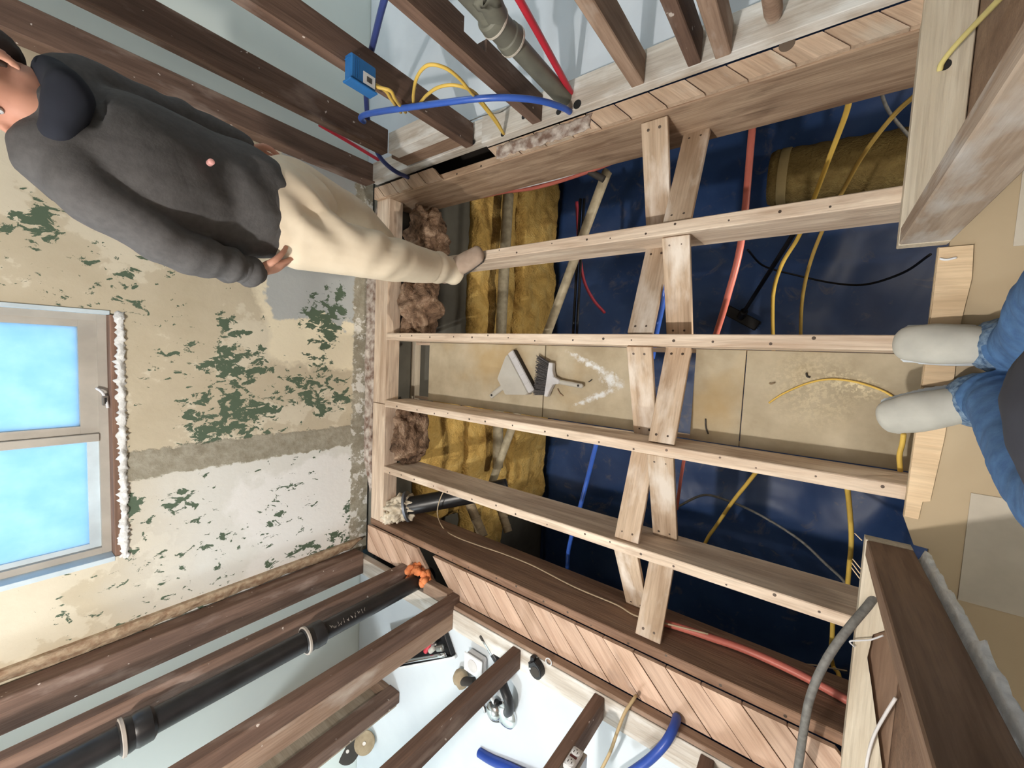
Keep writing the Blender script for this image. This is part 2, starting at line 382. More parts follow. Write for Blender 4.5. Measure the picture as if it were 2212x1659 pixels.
def bm_box(bm, lo, hi, bev=0.0, mtx=None):
    vs = [bm.verts.new((x, y, z)) for x in (lo[0], hi[0]) for y in (lo[1], hi[1]) for z in (lo[2], hi[2])]
    fs = [(0, 1, 3, 2), (4, 6, 7, 5), (0, 4, 5, 1), (2, 3, 7, 6), (0, 2, 6, 4), (1, 5, 7, 3)]
    faces = [bm.faces.new([vs[i] for i in f]) for f in fs]
    if bev:
        es = list({e for f in faces for e in f.edges})
        r = bmesh.ops.bevel(bm, geom=es, offset=bev, segments=1, affect='EDGES')
        vs = list({v for f in r['faces'] for v in f.verts} | {v for v in vs if v.is_valid})
    if mtx is not None:
        bmesh.ops.transform(bm, matrix=mtx, verts=[v for v in vs if v.is_valid])
    return vs
def board(name, a, b, w, t, mat, side=None, bev=0.002, parent=None):
    """a piece of lumber from a to b; w across 'side', t across the third axis; grain along local X"""
    a = Vector(a); b = Vector(b); d = (b - a); L = d.length; d.normalize()
    s = Vector(side) if side is not None else Vector((0, 0, 1)).cross(d)
    s = (s - d * s.dot(d)).normalized(); n = d.cross(s)
    bm = bmesh.new()
    bm_box(bm, (-L / 2, -w / 2, -t / 2), (L / 2, w / 2, t / 2), bev)
    o = mesh_obj(name, bm, mat)
    M = Matrix((d, s, n)).transposed().to_4x4(); M.translation = (a + b) / 2
    o.matrix_world = M
    if parent: keep(o, parent)
    return o
def lumber(name, lo, hi, mat, bev=0.002, parent=None):
    """axis aligned piece of lumber, grain along its longest side"""
    lo = Vector(lo); hi = Vector(hi); c = (lo + hi) / 2; s = hi - lo
    k = max(range(3), key=lambda i: s[i])
    e = Vector((0, 0, 0)); e[k] = s[k] / 2
    j = (k + 1) % 3; sd = Vector((0, 0, 0)); sd[j] = 1
    return board(name, c - e, c + e, s[j], s[(k + 2) % 3], mat, sd, bev, parent)
def box(name, lo, hi, mat, bev=0.0, parent=None):
    c = (Vector(lo) + Vector(hi)) / 2; bm = bmesh.new()
    bm_box(bm, Vector(lo) - c, Vector(hi) - c, bev)
    o = mesh_obj(name, bm, mat); o.location = c
    if parent: keep(o, parent)
    return o
def crom(pts, n):
    pts = [Vector(p) for p in pts]
    if len(pts) < 3: return [pts[0].lerp(pts[1], k / n) for k in range(n + 1)]
    P = [pts[0] * 2 - pts[1]] + pts + [pts[-1] * 2 - pts[-2]]; out = []
    segs = len(pts) - 1; per = max(2, n // segs)
    for i in range(segs):
        p0, p1, p2, p3 = P[i:i + 4]
        for k in range(per):
            t = k / per
            out.append(0.5 * ((2 * p1) + (p2 - p0) * t + (2 * p0 - 5 * p1 + 4 * p2 - p3) * t * t + (3 * p1 - p0 - 3 * p2 + p3) * t ** 3))
    out.append(pts[-1]); return out
def bm_tube(bm, path, radii, seg=12, up=None, cap='flat'):
    """radii: one number, or one (ra, rb) per path point; rb is across 'up'"""
    n = len(path)
    if not isinstance(radii, (list, tuple)): radii = [radii] * n
    rr = [(r, r) if not isinstance(r, (list, tuple)) else r for r in radii]
    rings = []
    ref = Vector(up) if up is not None else None
    prev = None
    pl = [Vector(p) for p in path]
    extra = []
    if cap == 'round':
        t0 = (pl[0] - pl[1]).normalized(); t1 = (pl[-1] - pl[-2]).normalized()
        a = min(rr[0]); z = min(rr[-1])
        pre = [(pl[0] + t0 * a * math.sin(th), (rr[0][0] * math.cos(th), rr[0][1] * math.cos(th))) for th in (1.35, 0.95, 0.5)]
        post = [(pl[-1] + t1 * z * math.sin(th), (rr[-1][0] * math.cos(th), rr[-1][1] * math.cos(th))) for th in (0.5, 0.95, 1.35)]
        pl = [p for p, _ in pre] + pl + [p for p, _ in post]
        rr = [r for _, r in pre] + list(rr) + [r for _, r in post]; n = len(pl)
    for i, p in enumerate(pl):
        t = (pl[min(i + 1, n - 1)] - pl[max(i - 1, 0)]).normalized()
        if ref is not None: u = ref
        elif prev is None: u = Vector((0, 0, 1)) if abs(t.z) < 0.9 else Vector((1, 0, 0))
        else: u = prev
        u = (u - t * u.dot(t))
        if u.length < 1e-5: u = t.orthogonal()
        u.normalize(); prev = u; s = t.cross(u)
        ra, rb = rr[i]
        rings.append([bm.verts.new(p + s * (ra * math.cos(2 * PI * k / seg)) + u * (rb * math.sin(2 * PI * k / seg))) for k in range(seg)])
    for i in range(n - 1):
        for k in range(seg):
            bm.faces.new((rings[i][k], rings[i][(k + 1) % seg], rings[i + 1][(k + 1) % seg], rings[i + 1][k]))
    bm.faces.new(rings[0][::-1]); bm.faces.new(rings[-1])
def tube(name, pts, r, mat, seg=12, n=40, parent=None, flat=None, up=None):
    path = crom(pts, n); c = path[0].copy(); bm = bmesh.new()
    bm_tube(bm, [p - c for p in path], r if flat is None else [(r, flat)] * len(path), seg, up)
    bmesh.ops.recalc_face_normals(bm, faces=bm.faces[:])
    o = mesh_obj(name, bm, mat, smooth=True); o.location = c
    if parent: keep(o, parent)
    return o
def lathe(bm, prof, seg=24, mtx=None):
    """profile of (radius, height) about local Z"""
    rings = [[bm.verts.new((r * math.cos(2 * PI * k / seg), r * math.sin(2 * PI * k / seg), z)) for k in range(seg)] for r, z in prof]
    for i in range(len(rings) - 1):
        for k in range(seg):
            bm.faces.new((rings[i][k], rings[i][(k + 1) % seg], rings[i + 1][(k + 1) % seg], rings[i + 1][k]))
    bm.faces.new(rings[0][::-1]); bm.faces.new(rings[-1])
    if mtx is not None: bmesh.ops.transform(bm, matrix=mtx, verts=[v for r in rings for v in r])
def axis_m(a, d):
    d = Vector(d).normalized(); q = d.to_track_quat('Z', 'Y'); M = q.to_matrix().to_4x4(); M.translation = a; return M
def turned(name, a, d, prof, mat, seg=24, parent=None, smooth=True):
    bm = bmesh.new(); lathe(bm, prof, seg); o = mesh_obj(name, bm, mat, smooth=smooth)
    o.matrix_world = axis_m(a, d)
    if smooth:
        md = o.modifiers.new('edge', 'EDGE_SPLIT'); md.split_angle = math.radians(35)
    if parent: keep(o, parent)
    return o
def prism(name, poly, z0, z1, mat, parent=None, bev=0.0, mtx=None):
    cx = sum(p[0] for p in poly) / len(poly); cy = sum(p[1] for p in poly) / len(poly)
    bm = bmesh.new()
    lo = [bm.verts.new((x - cx, y - cy, z0 - (z0 + z1) / 2)) for x, y in poly]
    hi = [bm.verts.new((x - cx, y - cy, z1 - (z0 + z1) / 2)) for x, y in poly]
    n = len(poly)
    bm.faces.new(lo[::-1]); bm.faces.new(hi)
    for k in range(n): bm.faces.new((lo[k], lo[(k + 1) % n], hi[(k + 1) % n], hi[k]))
    bmesh.ops.recalc_face_normals(bm, faces=bm.faces[:])
    if bev: bmesh.ops.bevel(bm, geom=bm.edges[:], offset=bev, segments=2, affect='EDGES')
    o = mesh_obj(name, bm, mat); L = Matrix.Translation((cx, cy, (z0 + z1) / 2))
    o.matrix_world = (mtx @ L) if mtx is not None else L
    if parent: keep(o, parent)
    return o
def rough_sheet(name, lo, hi, face, amp, fr, mat, nu=60, nv=24, parent=None, seed=0.0, ragged=0.0):
    """a slab whose outer face (axis 0/1/2, sign) is lumpy; closed and with real thickness"""
    lo = Vector(lo); hi = Vector(hi); ax, sg = face
    ua, va = [i for i in range(3) if i != ax]
    bm = bmesh.new(); c = (lo + hi) / 2
    f = hi[ax] if sg > 0 else lo[ax]; bk = lo[ax] if sg > 0 else hi[ax]
    G = []
    for i in range(nu + 1):
        row = []
        for j in range(nv + 1):
            u = lo[ua] + (hi[ua] - lo[ua]) * i / nu; v = lo[va] + (hi[va] - lo[va]) * j / nv
            q = Vector((u * fr, v * fr, seed))
            d = noise.fractal(q, 1.0, 2.0, 4) * amp
            edge = min(i, nu - i, 6) / 6 * min(j, nv - j, 3) / 3
            p = Vector((0, 0, 0)); p[ua] = u; p[va] = v
            if ragged:
                rg = noise.noise(Vector((u * fr * 3, v * fr * 3, seed + 9))) * ragged
                if j in (0, nv): p[va] += rg
                if i in (0, nu): p[ua] += rg
            p[ax] = bk + (f - bk) * (0.35 + 0.65 * min(1, edge * 1.5)) + d * (1 if sg > 0 else -1)
            if (p[ax] - bk) * sg < 0.001: p[ax] = bk + 0.001 * sg
            row.append(bm.verts.new(p - c))
        G.append(row)
    B = [[None] * (nv + 1) for _ in range(nu + 1)]
    for i in range(nu + 1):
        for j in range(nv + 1):
            p = G[i][j].co.copy(); p[ax] = bk - c[ax]; B[i][j] = bm.verts.new(p)
    for i in range(nu):
        for j in range(nv):
            bm.faces.new((G[i][j], G[i + 1][j], G[i + 1][j + 1], G[i][j + 1]))
            bm.faces.new((B[i][j], B[i][j + 1], B[i + 1][j + 1], B[i + 1][j]))
    for i in range(nu):
        for j in (0, nv): bm.faces.new((G[i][j], B[i][j], B[i + 1][j], G[i + 1][j]))
    for j in range(nv):
        for i in (0, nu): bm.faces.new((G[i][j], G[i][j + 1], B[i][j + 1], B[i][j]))
    bmesh.ops.recalc_face_normals(bm, faces=bm.faces[:])
    o = mesh_obj(name, bm, mat, smooth=True); o.location = c
    if parent: keep(o, parent)
    return o
def lump(name, c, r, mat, amp=0.35, fr=3.0, sub=4, seed=0.0, parent=None):
    bm = bmesh.new(); bmesh.ops.create_icosphere(bm, subdivisions=sub, radius=1)
    for v in bm.verts:
        d = 1 + amp * noise.fractal(v.co * fr + Vector((seed, seed * 2, 0)), 0.9, 2.0, 4)
        v.co = Vector((v.co.x * r[0], v.co.y * r[1], v.co.z * r[2])) * d
    o = mesh_obj(name, bm, mat, smooth=True); o.location = c
    if parent: keep(o, parent)
    return o
ORD = ['first', 'second', 'third', 'fourth', 'fifth', 'sixth', 'seventh', 'eighth', 'ninth', 'tenth', 'eleventh', 'twelfth', 'thirteenth', 'fourteenth', 'fifteenth', 'sixteenth', 'seventeenth', 'eighteenth', 'nineteenth', 'twentieth']
nail_me = None
def nails(parent, pts, nrm, r=0.0045):
    """nail heads: little discs let into the wood, one child each"""
    global nail_me
    if nail_me is None:
        bm = bmesh.new(); lathe(bm, [(1.0, -0.3), (1.0, 0.18), (0.7, 0.25)], 8)
        nail_me = bpy.data.meshes.new('nail'); bm.to_mesh(nail_me); bm.free(); nail_me.materials.append(NAIL)
    for p in pts:
        o = bpy.data.objects.new('nail', nail_me); COL.objects.link(o)
        o.matrix_world = axis_m(p, nrm) @ Matrix.Scale(r * random.uniform(0.8, 1.25), 4)
        keep(o, parent)

# ------------------------------------------------------------------ the setting
JX0, JX1 = -0.29, 2.079              # near and far ends of the joists
YL, YR = 4.2, -4.2                  # outer walls of the side rooms
ZB = -2.10                          # basement floor
ZC = 2.45
def wall_with_hole():
    bm = bmesh.new(); x0, x1 = XW, 2.46
    y0, y1, h0, h1, w0, w1 = -1.085, 1.30, -0.095, 0.905, 1.128, 2.12
    for lo, hi in (((x0, y0, -0.02), (x1, y1, w0)), ((x0, y0, w1), (x1, y1, ZC)), ((x0, y0, w0), (x1, h0, w1)), ((x0, h1, w0), (x1, y1, w1))):
        bm_box(bm, lo, hi)
    return struct(mesh_obj('wall_far', bm, PLASTER))
wall_with_hole()
struct(box('wall_far_left', (XW + 0.004, 1.305, 0.0), (2.46, YL, ZC), MINT))
struct(box('wall_far_right', (XW + 0.004, YR, 0.0), (2.46, -1.09, ZC), MINT))
struct(box('wall_left', (-3.1, YL, -0.2), (2.46, YL + 0.1, ZC), MINT))
struct(box('wall_right', (-3.1, YR - 0.1, -0.2), (2.46, YR, ZC), MINT))
struct(box('wall_back', (-3.2, YR - 0.1, -0.2), (-3.1, YL + 0.1, ZC), CEIL))
struct(box('ceiling', (-3.2, YR - 0.1, ZC), (2.46, YL + 0.1, ZC + 0.1), CEIL))
struct(box('floor_left', (-0.27, 1.415, -0.06), (XW, YL, 0.018), PAPER))
struct(box('floor_right', (-0.27, YR, -0.06), (XW, -1.09, 0.018), PAPERR))
# hall floor with its slightly skewed cut edge
e1, e2 = onz(2100, 535, 0.02), onz(2052, 1111, 0.02)
struct(prism('floor_back', [(-0.2235, -0.325), (-0.2215, 0.03), (-0.216, 0.384), (-0.242, 0.456), (-0.2705, 0.458), (-0.2705, 4.2), (-3.1, 4.2), (-3.1, -4.2), (-0.2705, -4.2), (-0.2705, -0.384), (-0.244, -0.384), (-0.244, -0.325)], 0.0005, 0.012, HALLF))
struct(box('floor_basement', (-3.1, YR, ZB - 0.1), (2.3, YL, ZB), TARP))
struct(box('wall_basement_far', (2.215, YR, ZB), (2.42, YL, -0.04), CONC))
struct(box('wall_basement_left', (-3.1, YL, ZB), (2.3, YL + 0.1, -0.2), CONC))
struct(box('wall_basement_right', (-3.1, YR - 0.1, ZB), (2.3, YR, -0.2), CONC))
struct(box('wall_basement_back', (-3.2, YR, ZB), (-3.1, YL, -0.2), CONC))

# window: frame, two sashes with frosted panes, rough sill of brown wood with a crusty plaster lip
def window():
    root = bpy.data.objects.new('window_1', None); COL.objects.link(root); root.location = (2.33, 0.4, 1.17); struct(root)
    y0, y1, z0, z1 = -0.095, 0.905, 1.165, 2.12
    x = 2.335
    bm = bmesh.new()
    for lo, hi in (((x, y0, z0), (x + 0.06, y1, z0 + 0.028)), ((x, y0, z1 - 0.03), (x + 0.06, y1, z1)),
                   ((x, y0, z0 + 0.0282), (x + 0.06, y0 + 0.03, z1 - 0.0302)), ((x, y1 - 0.03, z0 + 0.0282), (x + 0.06, y1, z1 - 0.0302))): bm_box(bm, lo, hi)
    keep(mesh_obj('window_frame', bm, WFRAME), root)
    for k, (a, b, fm, dx, zz, wd) in enumerate(((y0 + 0.03, 0.407, WFRAME, 0.0, 0.052, 0.048), (0.412, y1 - 0.03, WSASH, 0.014, 0.034, 0.02))):
        bm = bmesh.new()
        lo_z, hi_z = z0 + 0.028, z1 - 0.03
        for lo, hi in (((x + 0.006 + dx, a, lo_z), (x + 0.05, b, lo_z + zz)), ((x + 0.006 + dx, a, hi_z - zz), (x + 0.05, b, hi_z)),
                       ((x + 0.006 + dx, a, lo_z + zz + 0.0002), (x + 0.05, a + wd * 0.55, hi_z - zz - 0.0002)), ((x + 0.006 + dx, b - wd, lo_z + zz + 0.0002), (x + 0.05, b, hi_z - zz - 0.0002))): bm_box(bm, lo, hi)
        s = keep(mesh_obj('sash', bm, fm), root)
        keep(box('pane', (x + 0.030, a + 0.01, lo_z + 0.02), (x + 0.036, b - 0.01, hi_z - 0.02), GLASS), s)
    keep(box('meeting_rail', (x - 0.006, 0.392, z0 + 0.028), (x + 0.012, 0.424, z1 - 0.03), WFRAME, 0.002), root)
    keep(lumber('window_sill', (2.2705, y0 + 0.001, 1.1285), (2.40, y1 - 0.001, 1.1645), wood('brown_sill_wood', (0.27, 0.165, 0.12), (0.13, 0.078, 0.055), stain=(0.36, 0.29, 0.27), stain_lo=0.56, var=0.0), 0.003), root)
    keep(rough_sheet('sill_lip', (2.258, y0 - 0.01, 1.122), (2.2703, y1 + 0.012, 1.149), (0, -1), 0.014, 30, CRUST, 160, 6, seed=3.0, ragged=0.016), root)
    keep(box('jamb_liner', (2.268, y1 - 0.004, 1.165), (2.337, y1 + 0.016, 2.12), WSASH, 0.001), root)
    keep(box('reveal_liner', (2.264, y0 - 0.012, 1.165), (2.337, y0 + 0.003, 2.12), WSASH, 0.001), root)
    l = keep(box('latch', (2.300, 0.235, 1.168), (2.322, 0.275, 1.186), STEEL, 0.002), root)
    keep(box('latch_slot', (2.297, 0.243, 1.174), (2.301, 0.267, 1.181), INK), root)
    keep(tube('latch_strap', [(2.325, 0.205, 1.20), (2.31, 0.222, 1.185), (2.303, 0.255, 1.175), (2.296, 0.285, 1.172)], 0.005, WHITEC, 8, 16), root)
window()

# plaster edges and the broken line where the wall meets the floor frame
struct(rough_sheet('trim_1', (2.245, 1.205, 0.02), (2.30, 1.262, 2.4), (1, 1), 0.018, 6, PLASTEDGE, 10, 120, seed=1.0))
struct(rough_sheet('trim_2', (2.245, -1.095, 0.02), (2.30, -1.035, 2.4), (1, -1), 0.018, 6, PLASTEDGE, 10, 120, seed=5.0))
struct(rough_sheet('trim_3', (2.205, -0.98, -0.10), (2.272, 1.12, 0.012), (2, 1), 0.030, 7, BRICKC, 140, 10, seed=2.0))

# ------------------------------------------------------------------ floor framing
def joist(name, y0, y1, depth, m, label, x0=JX0, x1=JX1, seed=1):
    o = lumber(name, (x0, y0, -depth), (x1, y1, 0.0), m, 0.003)
    tag(o, label, 'joist', 'floor joists of the open bathroom floor')
    rnd = random.Random(seed)
    pts = []
    x = x0 + 0.12
    while x < x1 - 0.05:
        pts.append((x, rnd.uniform(y0 + 0.009, y1 - 0.009), -0.0008)); x += rnd.uniform(0.10, 0.19)
    nails(o, pts, (0, 0, 1)); return o
JY = [(-0.503, -0.452), (-0.103, -0.060), (0.300, 0.341), (0.712, 0.748)]
joist('floor_joist', -0.500, -0.456, 0.200, JOIST, 'pale floor joist the worker in the hooded top is standing on', seed=1)
joist('floor_joist', -0.102, -0.060, 0.200, JOIST, 'pale floor joist running straight to the toe of the photographer\'s right shoe', seed=2)
joist('floor_joist', 0.302, 0.343, 0.200, JOIST, 'pale floor joist beside the dustpan, on the side away from the worker', seed=3)
joist('floor_joist', 0.708, 0.748, 0.225, JOIST, 'pale floor joist nearest the cream plastic bag and black pipe', seed=4)
joist('rim_joist', 1.066, 1.106, 0.285, RIMW, 'dark brown outer joist alongside the cut diagonal boards and black drain pipe', -0.29, 2.20, seed=5)
joist('rim_joist', -0.928, -0.890, 0.285, BEAMW, 'deep stained outer joist under the wall with the grey drain stack', -0.29, 2.20, seed=6)
tag(lumber('end_plate', (2.08, -0.89, -0.10), (2.20, 0.325, -0.002), JOIST), 'long weathered plate across the joist ends below the cracked wall, behind the worker', 'plate')
tag(lumber('end_plate', (2.075, 0.329, -0.10), (2.20, 1.066, -0.002), JOIST), 'shorter weathered plate across the joist ends, beside the cream plastic bag', 'plate')

struct(box('hole_shade_block', (1.0, -1.35, -0.34), (2.2, -0.935, -0.287), plain('hole_shade_black', (0.03, 0.024, 0.02), 0.95)))  # near-black block added under the floor hole; its colour stands for shade
# cross bridging: in every bay one piece falls from the near row, one from the far row
bays = [(-0.890, -0.500, 'along the stained outer joist'),
        (-0.456, -0.102, 'beside the leaning broom'),
        (-0.060, 0.302, 'in the bay with the dustpan'),
        (0.343, 0.708, 'in the bay with the blue tube'),
        (0.748, 1.066, 'next to the dark outer joist')]
# (row, high end on the right side?)
rows = [(('far', True), ('near', False)), (('near', True), ('far', False)), (('far', True), ('near', False)),
        (('near', True), ('far', False)), (('far', True), ('near', False))]
for (ya, yb, where), pair in zip(bays, rows):
    for row, high_a in pair:
        xc = 0.442 if row == 'near' else 0.549
        za, zb = (-0.028, -0.172) if high_a else (-0.172, -0.028)
        if ya < -0.8: za = -0.032 if high_a else -0.205
        if yb > 1.0: zb = -0.215 if high_a else -0.032
        if yb > 1.0 and high_a: za = -0.03
        b = board('cross_brace', (xc, ya + 0.002, za), (xc, yb - 0.002, zb), 0.096, 0.020, BRACE, (1, 0, 0))
        tag(b, 'bridging board on the %s side of the pair %s' % ('shoe' if row == 'near' else 'window', where), 'brace', 'cross bridging between the joists')
        d = (Vector((xc, yb, zb)) - Vector((xc, ya, za))).normalized(); nrm = Vector((1, 0, 0)).cross(d)
        if nrm.z < 0: nrm = -nrm
        for end, s in (((xc, ya, za), 1), ((xc, yb, zb), -1)):
            p = Vector(end) + d * (0.030 * s) + nrm * 0.0098
            nails(b, [p + Vector((0.022, 0, 0)), p - Vector((0.020, 0, 0))], nrm)

# ------------------------------------------------------------------ diagonal subfloor left along both walls
def clip_poly(poly, inside, cut):
    out = []
    for k in range(len(poly)):
        a, b = poly[k], poly[(k + 1) % len(poly)]
        ia, ib = inside(a), inside(b)
        if ia: out.append(a)
        if ia != ib: out.append(cut(a, b))
    return out
def clip_axis(poly, ax, v, keep_less):
    def ins(p): return p[ax] <= v if keep_less else p[ax] >= v
    def cut(a, b):
        t = (v - a[ax]) / (b[ax] - a[ax]); return (a[0] + (b[0] - a[0]) * t, a[1] + (b[1] - a[1]) * t)
    return clip_poly(poly, ins, cut)
def diag_strip(name, y0, y1, xs, m, label, group, x_lo, x_hi, top=0.019, holes=(), gap=0.0025):
    k = 0
    for xa, xb in zip(xs, xs[1:]):
        # seam through (x, y0) runs in direction (-1, 1)
        poly = [(xa - gap, y0), (xb + gap, y0), (xb + gap - (y1 - y0), y1), (xa - gap - (y1 - y0), y1)]
        poly = [(xa - gap, y0), (xa - gap - (y1 - y0), y1), (xb + gap - (y1 - y0), y1), (xb + gap, y0)]
        for (hl, hr) in holes:
            if xa > hl + 1e-6 and xa <= hr: poly = []
        if not poly: continue
        poly = clip_axis(poly, 0, x_hi, True); poly = clip_axis(poly, 0, x_lo, False) if poly else poly
        if len(poly) < 3: continue
        ln = max(p[0] for p in poly) - min(p[0] for p in poly)
        if ln < 0.03: continue
        cx = sum(p[0] for p in poly) / len(poly); cy = sum(p[1] for p in poly) / len(poly)
        q = [((x - cx) * -0.7071 + (y - cy) * 0.7071, (x - cx) * -0.7071 - (y - cy) * 0.7071) for x, y in poly]
        M = Matrix(((-0.7071, -0.7071, 0), (0.7071, -0.7071, 0), (0, 0, 1))).transposed()
        M = Matrix.Translation((cx, cy, 0)) @ Matrix(((-0.7071, -0.7071, 0, 0), (0.7071, -0.7071, 0, 0), (0, 0, 1, 0), (0, 0, 0, 1)))
        dz = random.uniform(-0.0015, 0.0012)
        o = prism(name, q, 0.0005, top + dz, m, None, 0.0, M)
        k += 1
        tag(o, label % ORD[k - 1], 'floorboard', group)
seamsL = [2.36, 2.235, 2.11, 1.985, 1.86, 1.73, 1.60, 1.475, 1.35, 1.225, 1.10, 0.97, 0.85, 0.73, 0.605, 0.48, 0.36, 0.24, 0.115, -0.01, -0.13, -0.25]
diag_strip('subfloor_board', 1.109, 1.278, seamsL, SUBL, 'cut diagonal floorboard on the dark outer joist, %s counting from the plastered wall', 'cut floorboards along the left wall', -0.16, 2.20, holes=((1.70, 1.74),))
seamsR = [2.30, 2.17, 2.05, 1.93, 1.81, 1.69, 1.56, 1.44, 1.315, 1.19, 1.06, 0.93, 0.81, 0.69, 0.56, 0.435, 0.31, 0.185, 0.06, -0.06, -0.18]
diag_strip('subfloor_board', -0.963, -0.896, seamsR, SUBR, 'short cut floorboard below the grey drain stack wall, %s counting from the plastered wall', 'cut floorboards along the right wall', -0.16, 2.20, holes=((1.32, 1.70),))
def board_at(p):
    return min((o for o in COL.objects if o.name.startswith('subfloor_board')), key=lambda o: (o.location - Vector(p)).length)
kp = onz(1700, 96, 0.0195)
keep(turned('pipe_cutout', kp - Vector((0, 0, 0.0012)), (0, 0, 1), [(0.021, 0), (0.021, 0.0015)], plain('dark_cut_wood', (0.16, 0.12, 0.09), 0.9), 20, None, False), board_at(kp))
tag(rough_sheet('torn_underlay', (0.78, -0.955, 0.0185), (1.26, -0.90, 0.026), (2, 1), 0.007, 14, BRICKC, 70, 12, seed=8.0, ragged=0.012), 'torn crust of old flooring stuck to the cut boards below the grey stack', 'underlay')

# ------------------------------------------------------------------ stud walls
def plate(name, lo, hi, m, label): return tag(lumber(name, lo, hi, m), label, 'plate')
PT = 0.065
SPR = plate('sole_plate', (-0.16, -1.085, 0.0205), (1.315, -0.967, PT), PLATE, 'long grey weathered plate carrying the studs and the grey drain stack')
plate('sole_plate', (1.32, -1.085, 0.0), (2.20, -0.985, PT - 0.01), PLATE, 'stained plate beside the dark hole, below the pale block')
plate('sole_plate', (-0.16, 1.302, 0.0195), (2.255, 1.405, PT), PLATE, 'long whitened plate under the left stud wall where the tape measure lies')
tag(lumber('plate_edging', (-0.16, 1.281, 0.020), (1.45, 1.300, PT - 0.003), DPLATE), 'dark brown strip along the front of the long whitened plate', 'plate')

def stud(x0, x1, y0, y1, m, label, z0=PT, z1=2.44, name='wall_stud'):
    return tag(lumber(name, (x0, y0, z0), (x1, y1, z1), m, 0.003), label, 'stud', 'studs of the opened walls')
# right wall
stud(2.165, 2.255, -1.08, -0.975, STUD, 'dark stud at the corner beside the cracked plaster, behind the worker\'s shoulder', 0.04)
stud(1.775, 1.825, -1.08, -0.968, STUD, 'dark stud with the thin red tube running behind it', 0.236)
stud(1.365, 1.410, -1.07, -0.967, STUD, 'dark stud carrying the blue electrical box')
# notched stud
def notched():
    o = stud(0.985, 1.030, -1.07, -0.967, STUD, 'dark notched stud between the yellow cable loops and the grey drain stack', PT, 2.44)
    return o
def notched_mesh():
    bm = bmesh.new(); x0, x1 = -0.0225, 0.0225; yb, yf = -0.052, 0.052; n0, n1 = 0.42, 0.53; d = 0.045
    prof = [(PT, yb), (n0, yb), (n0, yb + d), (n1, yb + d), (n1, yb), (2.44, yb), (2.44, yf), (PT, yf)]
    lo = [bm.verts.new((z, x0, y)) for z, y in prof]; hi = [bm.verts.new((z, x1, y)) for z, y in prof]; n = len(prof)
    bm.faces.new(lo); bm.faces.new(hi[::-1])
    for k in range(n): bm.faces.new((lo[k], hi[k], hi[(k + 1) % n], lo[(k + 1) % n]))
    bmesh.ops.recalc_face_normals(bm, faces=bm.faces[:])
    o = mesh_obj('wall_stud', bm, STUD)
    M = Matrix(((0, 1, 0, 1.0075), (0, 0, 1, -1.0185), (1, 0, 0, 0), (0, 0, 0, 1))); o.matrix_world = M
    tag(o, 'dark stud with a notch cut in its back, just before the grey drain stack', 'stud', 'studs of the opened walls')
notched_mesh()
stud(0.560, 0.605, -1.07, -0.967, STUDP, 'lighter stud standing alone on the grey plate past the red tube')
stud(0.375, 0.415, -1.07, -0.967, STUD, 'dark stud paired tightly with a greyer one on the right wall')
stud(0.288, 0.333, -1.06, -0.960, STUDP, 'greyer stud set right against a dark one on the right wall')
tag(turned('pole', (0.180, -1.02, PT), (0, 0, 1), [(0.004, 0), (0.020, 0.006), (0.024, 0.03), (0.024, 2.37)], STUDP, 20), 'round wooden pole with a rounded foot standing on the grey plate', 'pole')
tag(lumber('blocking', (1.41, -1.065, 0.170), (1.775, -0.970, 0.235), PLATE), 'pale plaster-smeared block fixed between two dark studs beside the dark hole', 'block')
tag(lumber('blocking', (1.37, -1.07, PT), (1.84, -0.988, 0.168), DPLATE), 'grey stained board set below the pale block at the dark hole', 'block')
# left wall
stud(2.168, 2.255, 1.262, 1.395, STUD, 'dark stud against the edge of the flaking plaster', PT, name='wall_stud')
stud(1.800, 1.850, 1.235, 1.36, STUD, 'dark stud directly behind the black drain pipe', 0.021)
stud(1.385, 1.432, 1.245, 1.318, STUD, 'dark brown stud of a doubled pair, its foot beside the orange foam', 0.021)
stud(1.385, 1.432, 1.320, 1.405, STUDP, 'paler stud of a doubled pair, standing over the open toolbox')
stud(0.962, 1.006, 1.308, 1.400, STUD, 'worn stud between the open toolbox and the tape measure')
stud(0.562, 0.604, 1.308, 1.400, STUD, 'reddish brown stud carrying the white outlet')
stud(0.172, 0.215, 1.308, 1.400, STUD, 'stud foot next to the bent blue tube on the left wall')
tag(lumber('blocking', (1.434, 1.236, 0.021), (1.615, 1.300, PT), DPLATE), 'brown block on the floorboards between the drain pipe studs', 'block')

# stud and plate standing in the left room
r = onz(865, 1480, 0.02)
stud(1.845, 1.935, 2.03, 2.10, STUD, 'dark post standing out in the left room behind the wheels', 0.02)
tag(lumber('wall_plate', (1.937, 2.04, 0.019), (2.262, 2.115, 0.06), DPLATE), 'short dark plate from the far wall to the post in the left room', 'plate')
tag(box('panel_offcut', (1.87, 2.118, 0.02), (2.262, 2.135, 0.85), wood('offcut_board', (0.42, 0.35, 0.27), (0.27, 0.21, 0.15), var=0.0), 0.001), 'grey stained board standing behind the post in the left room', 'board')

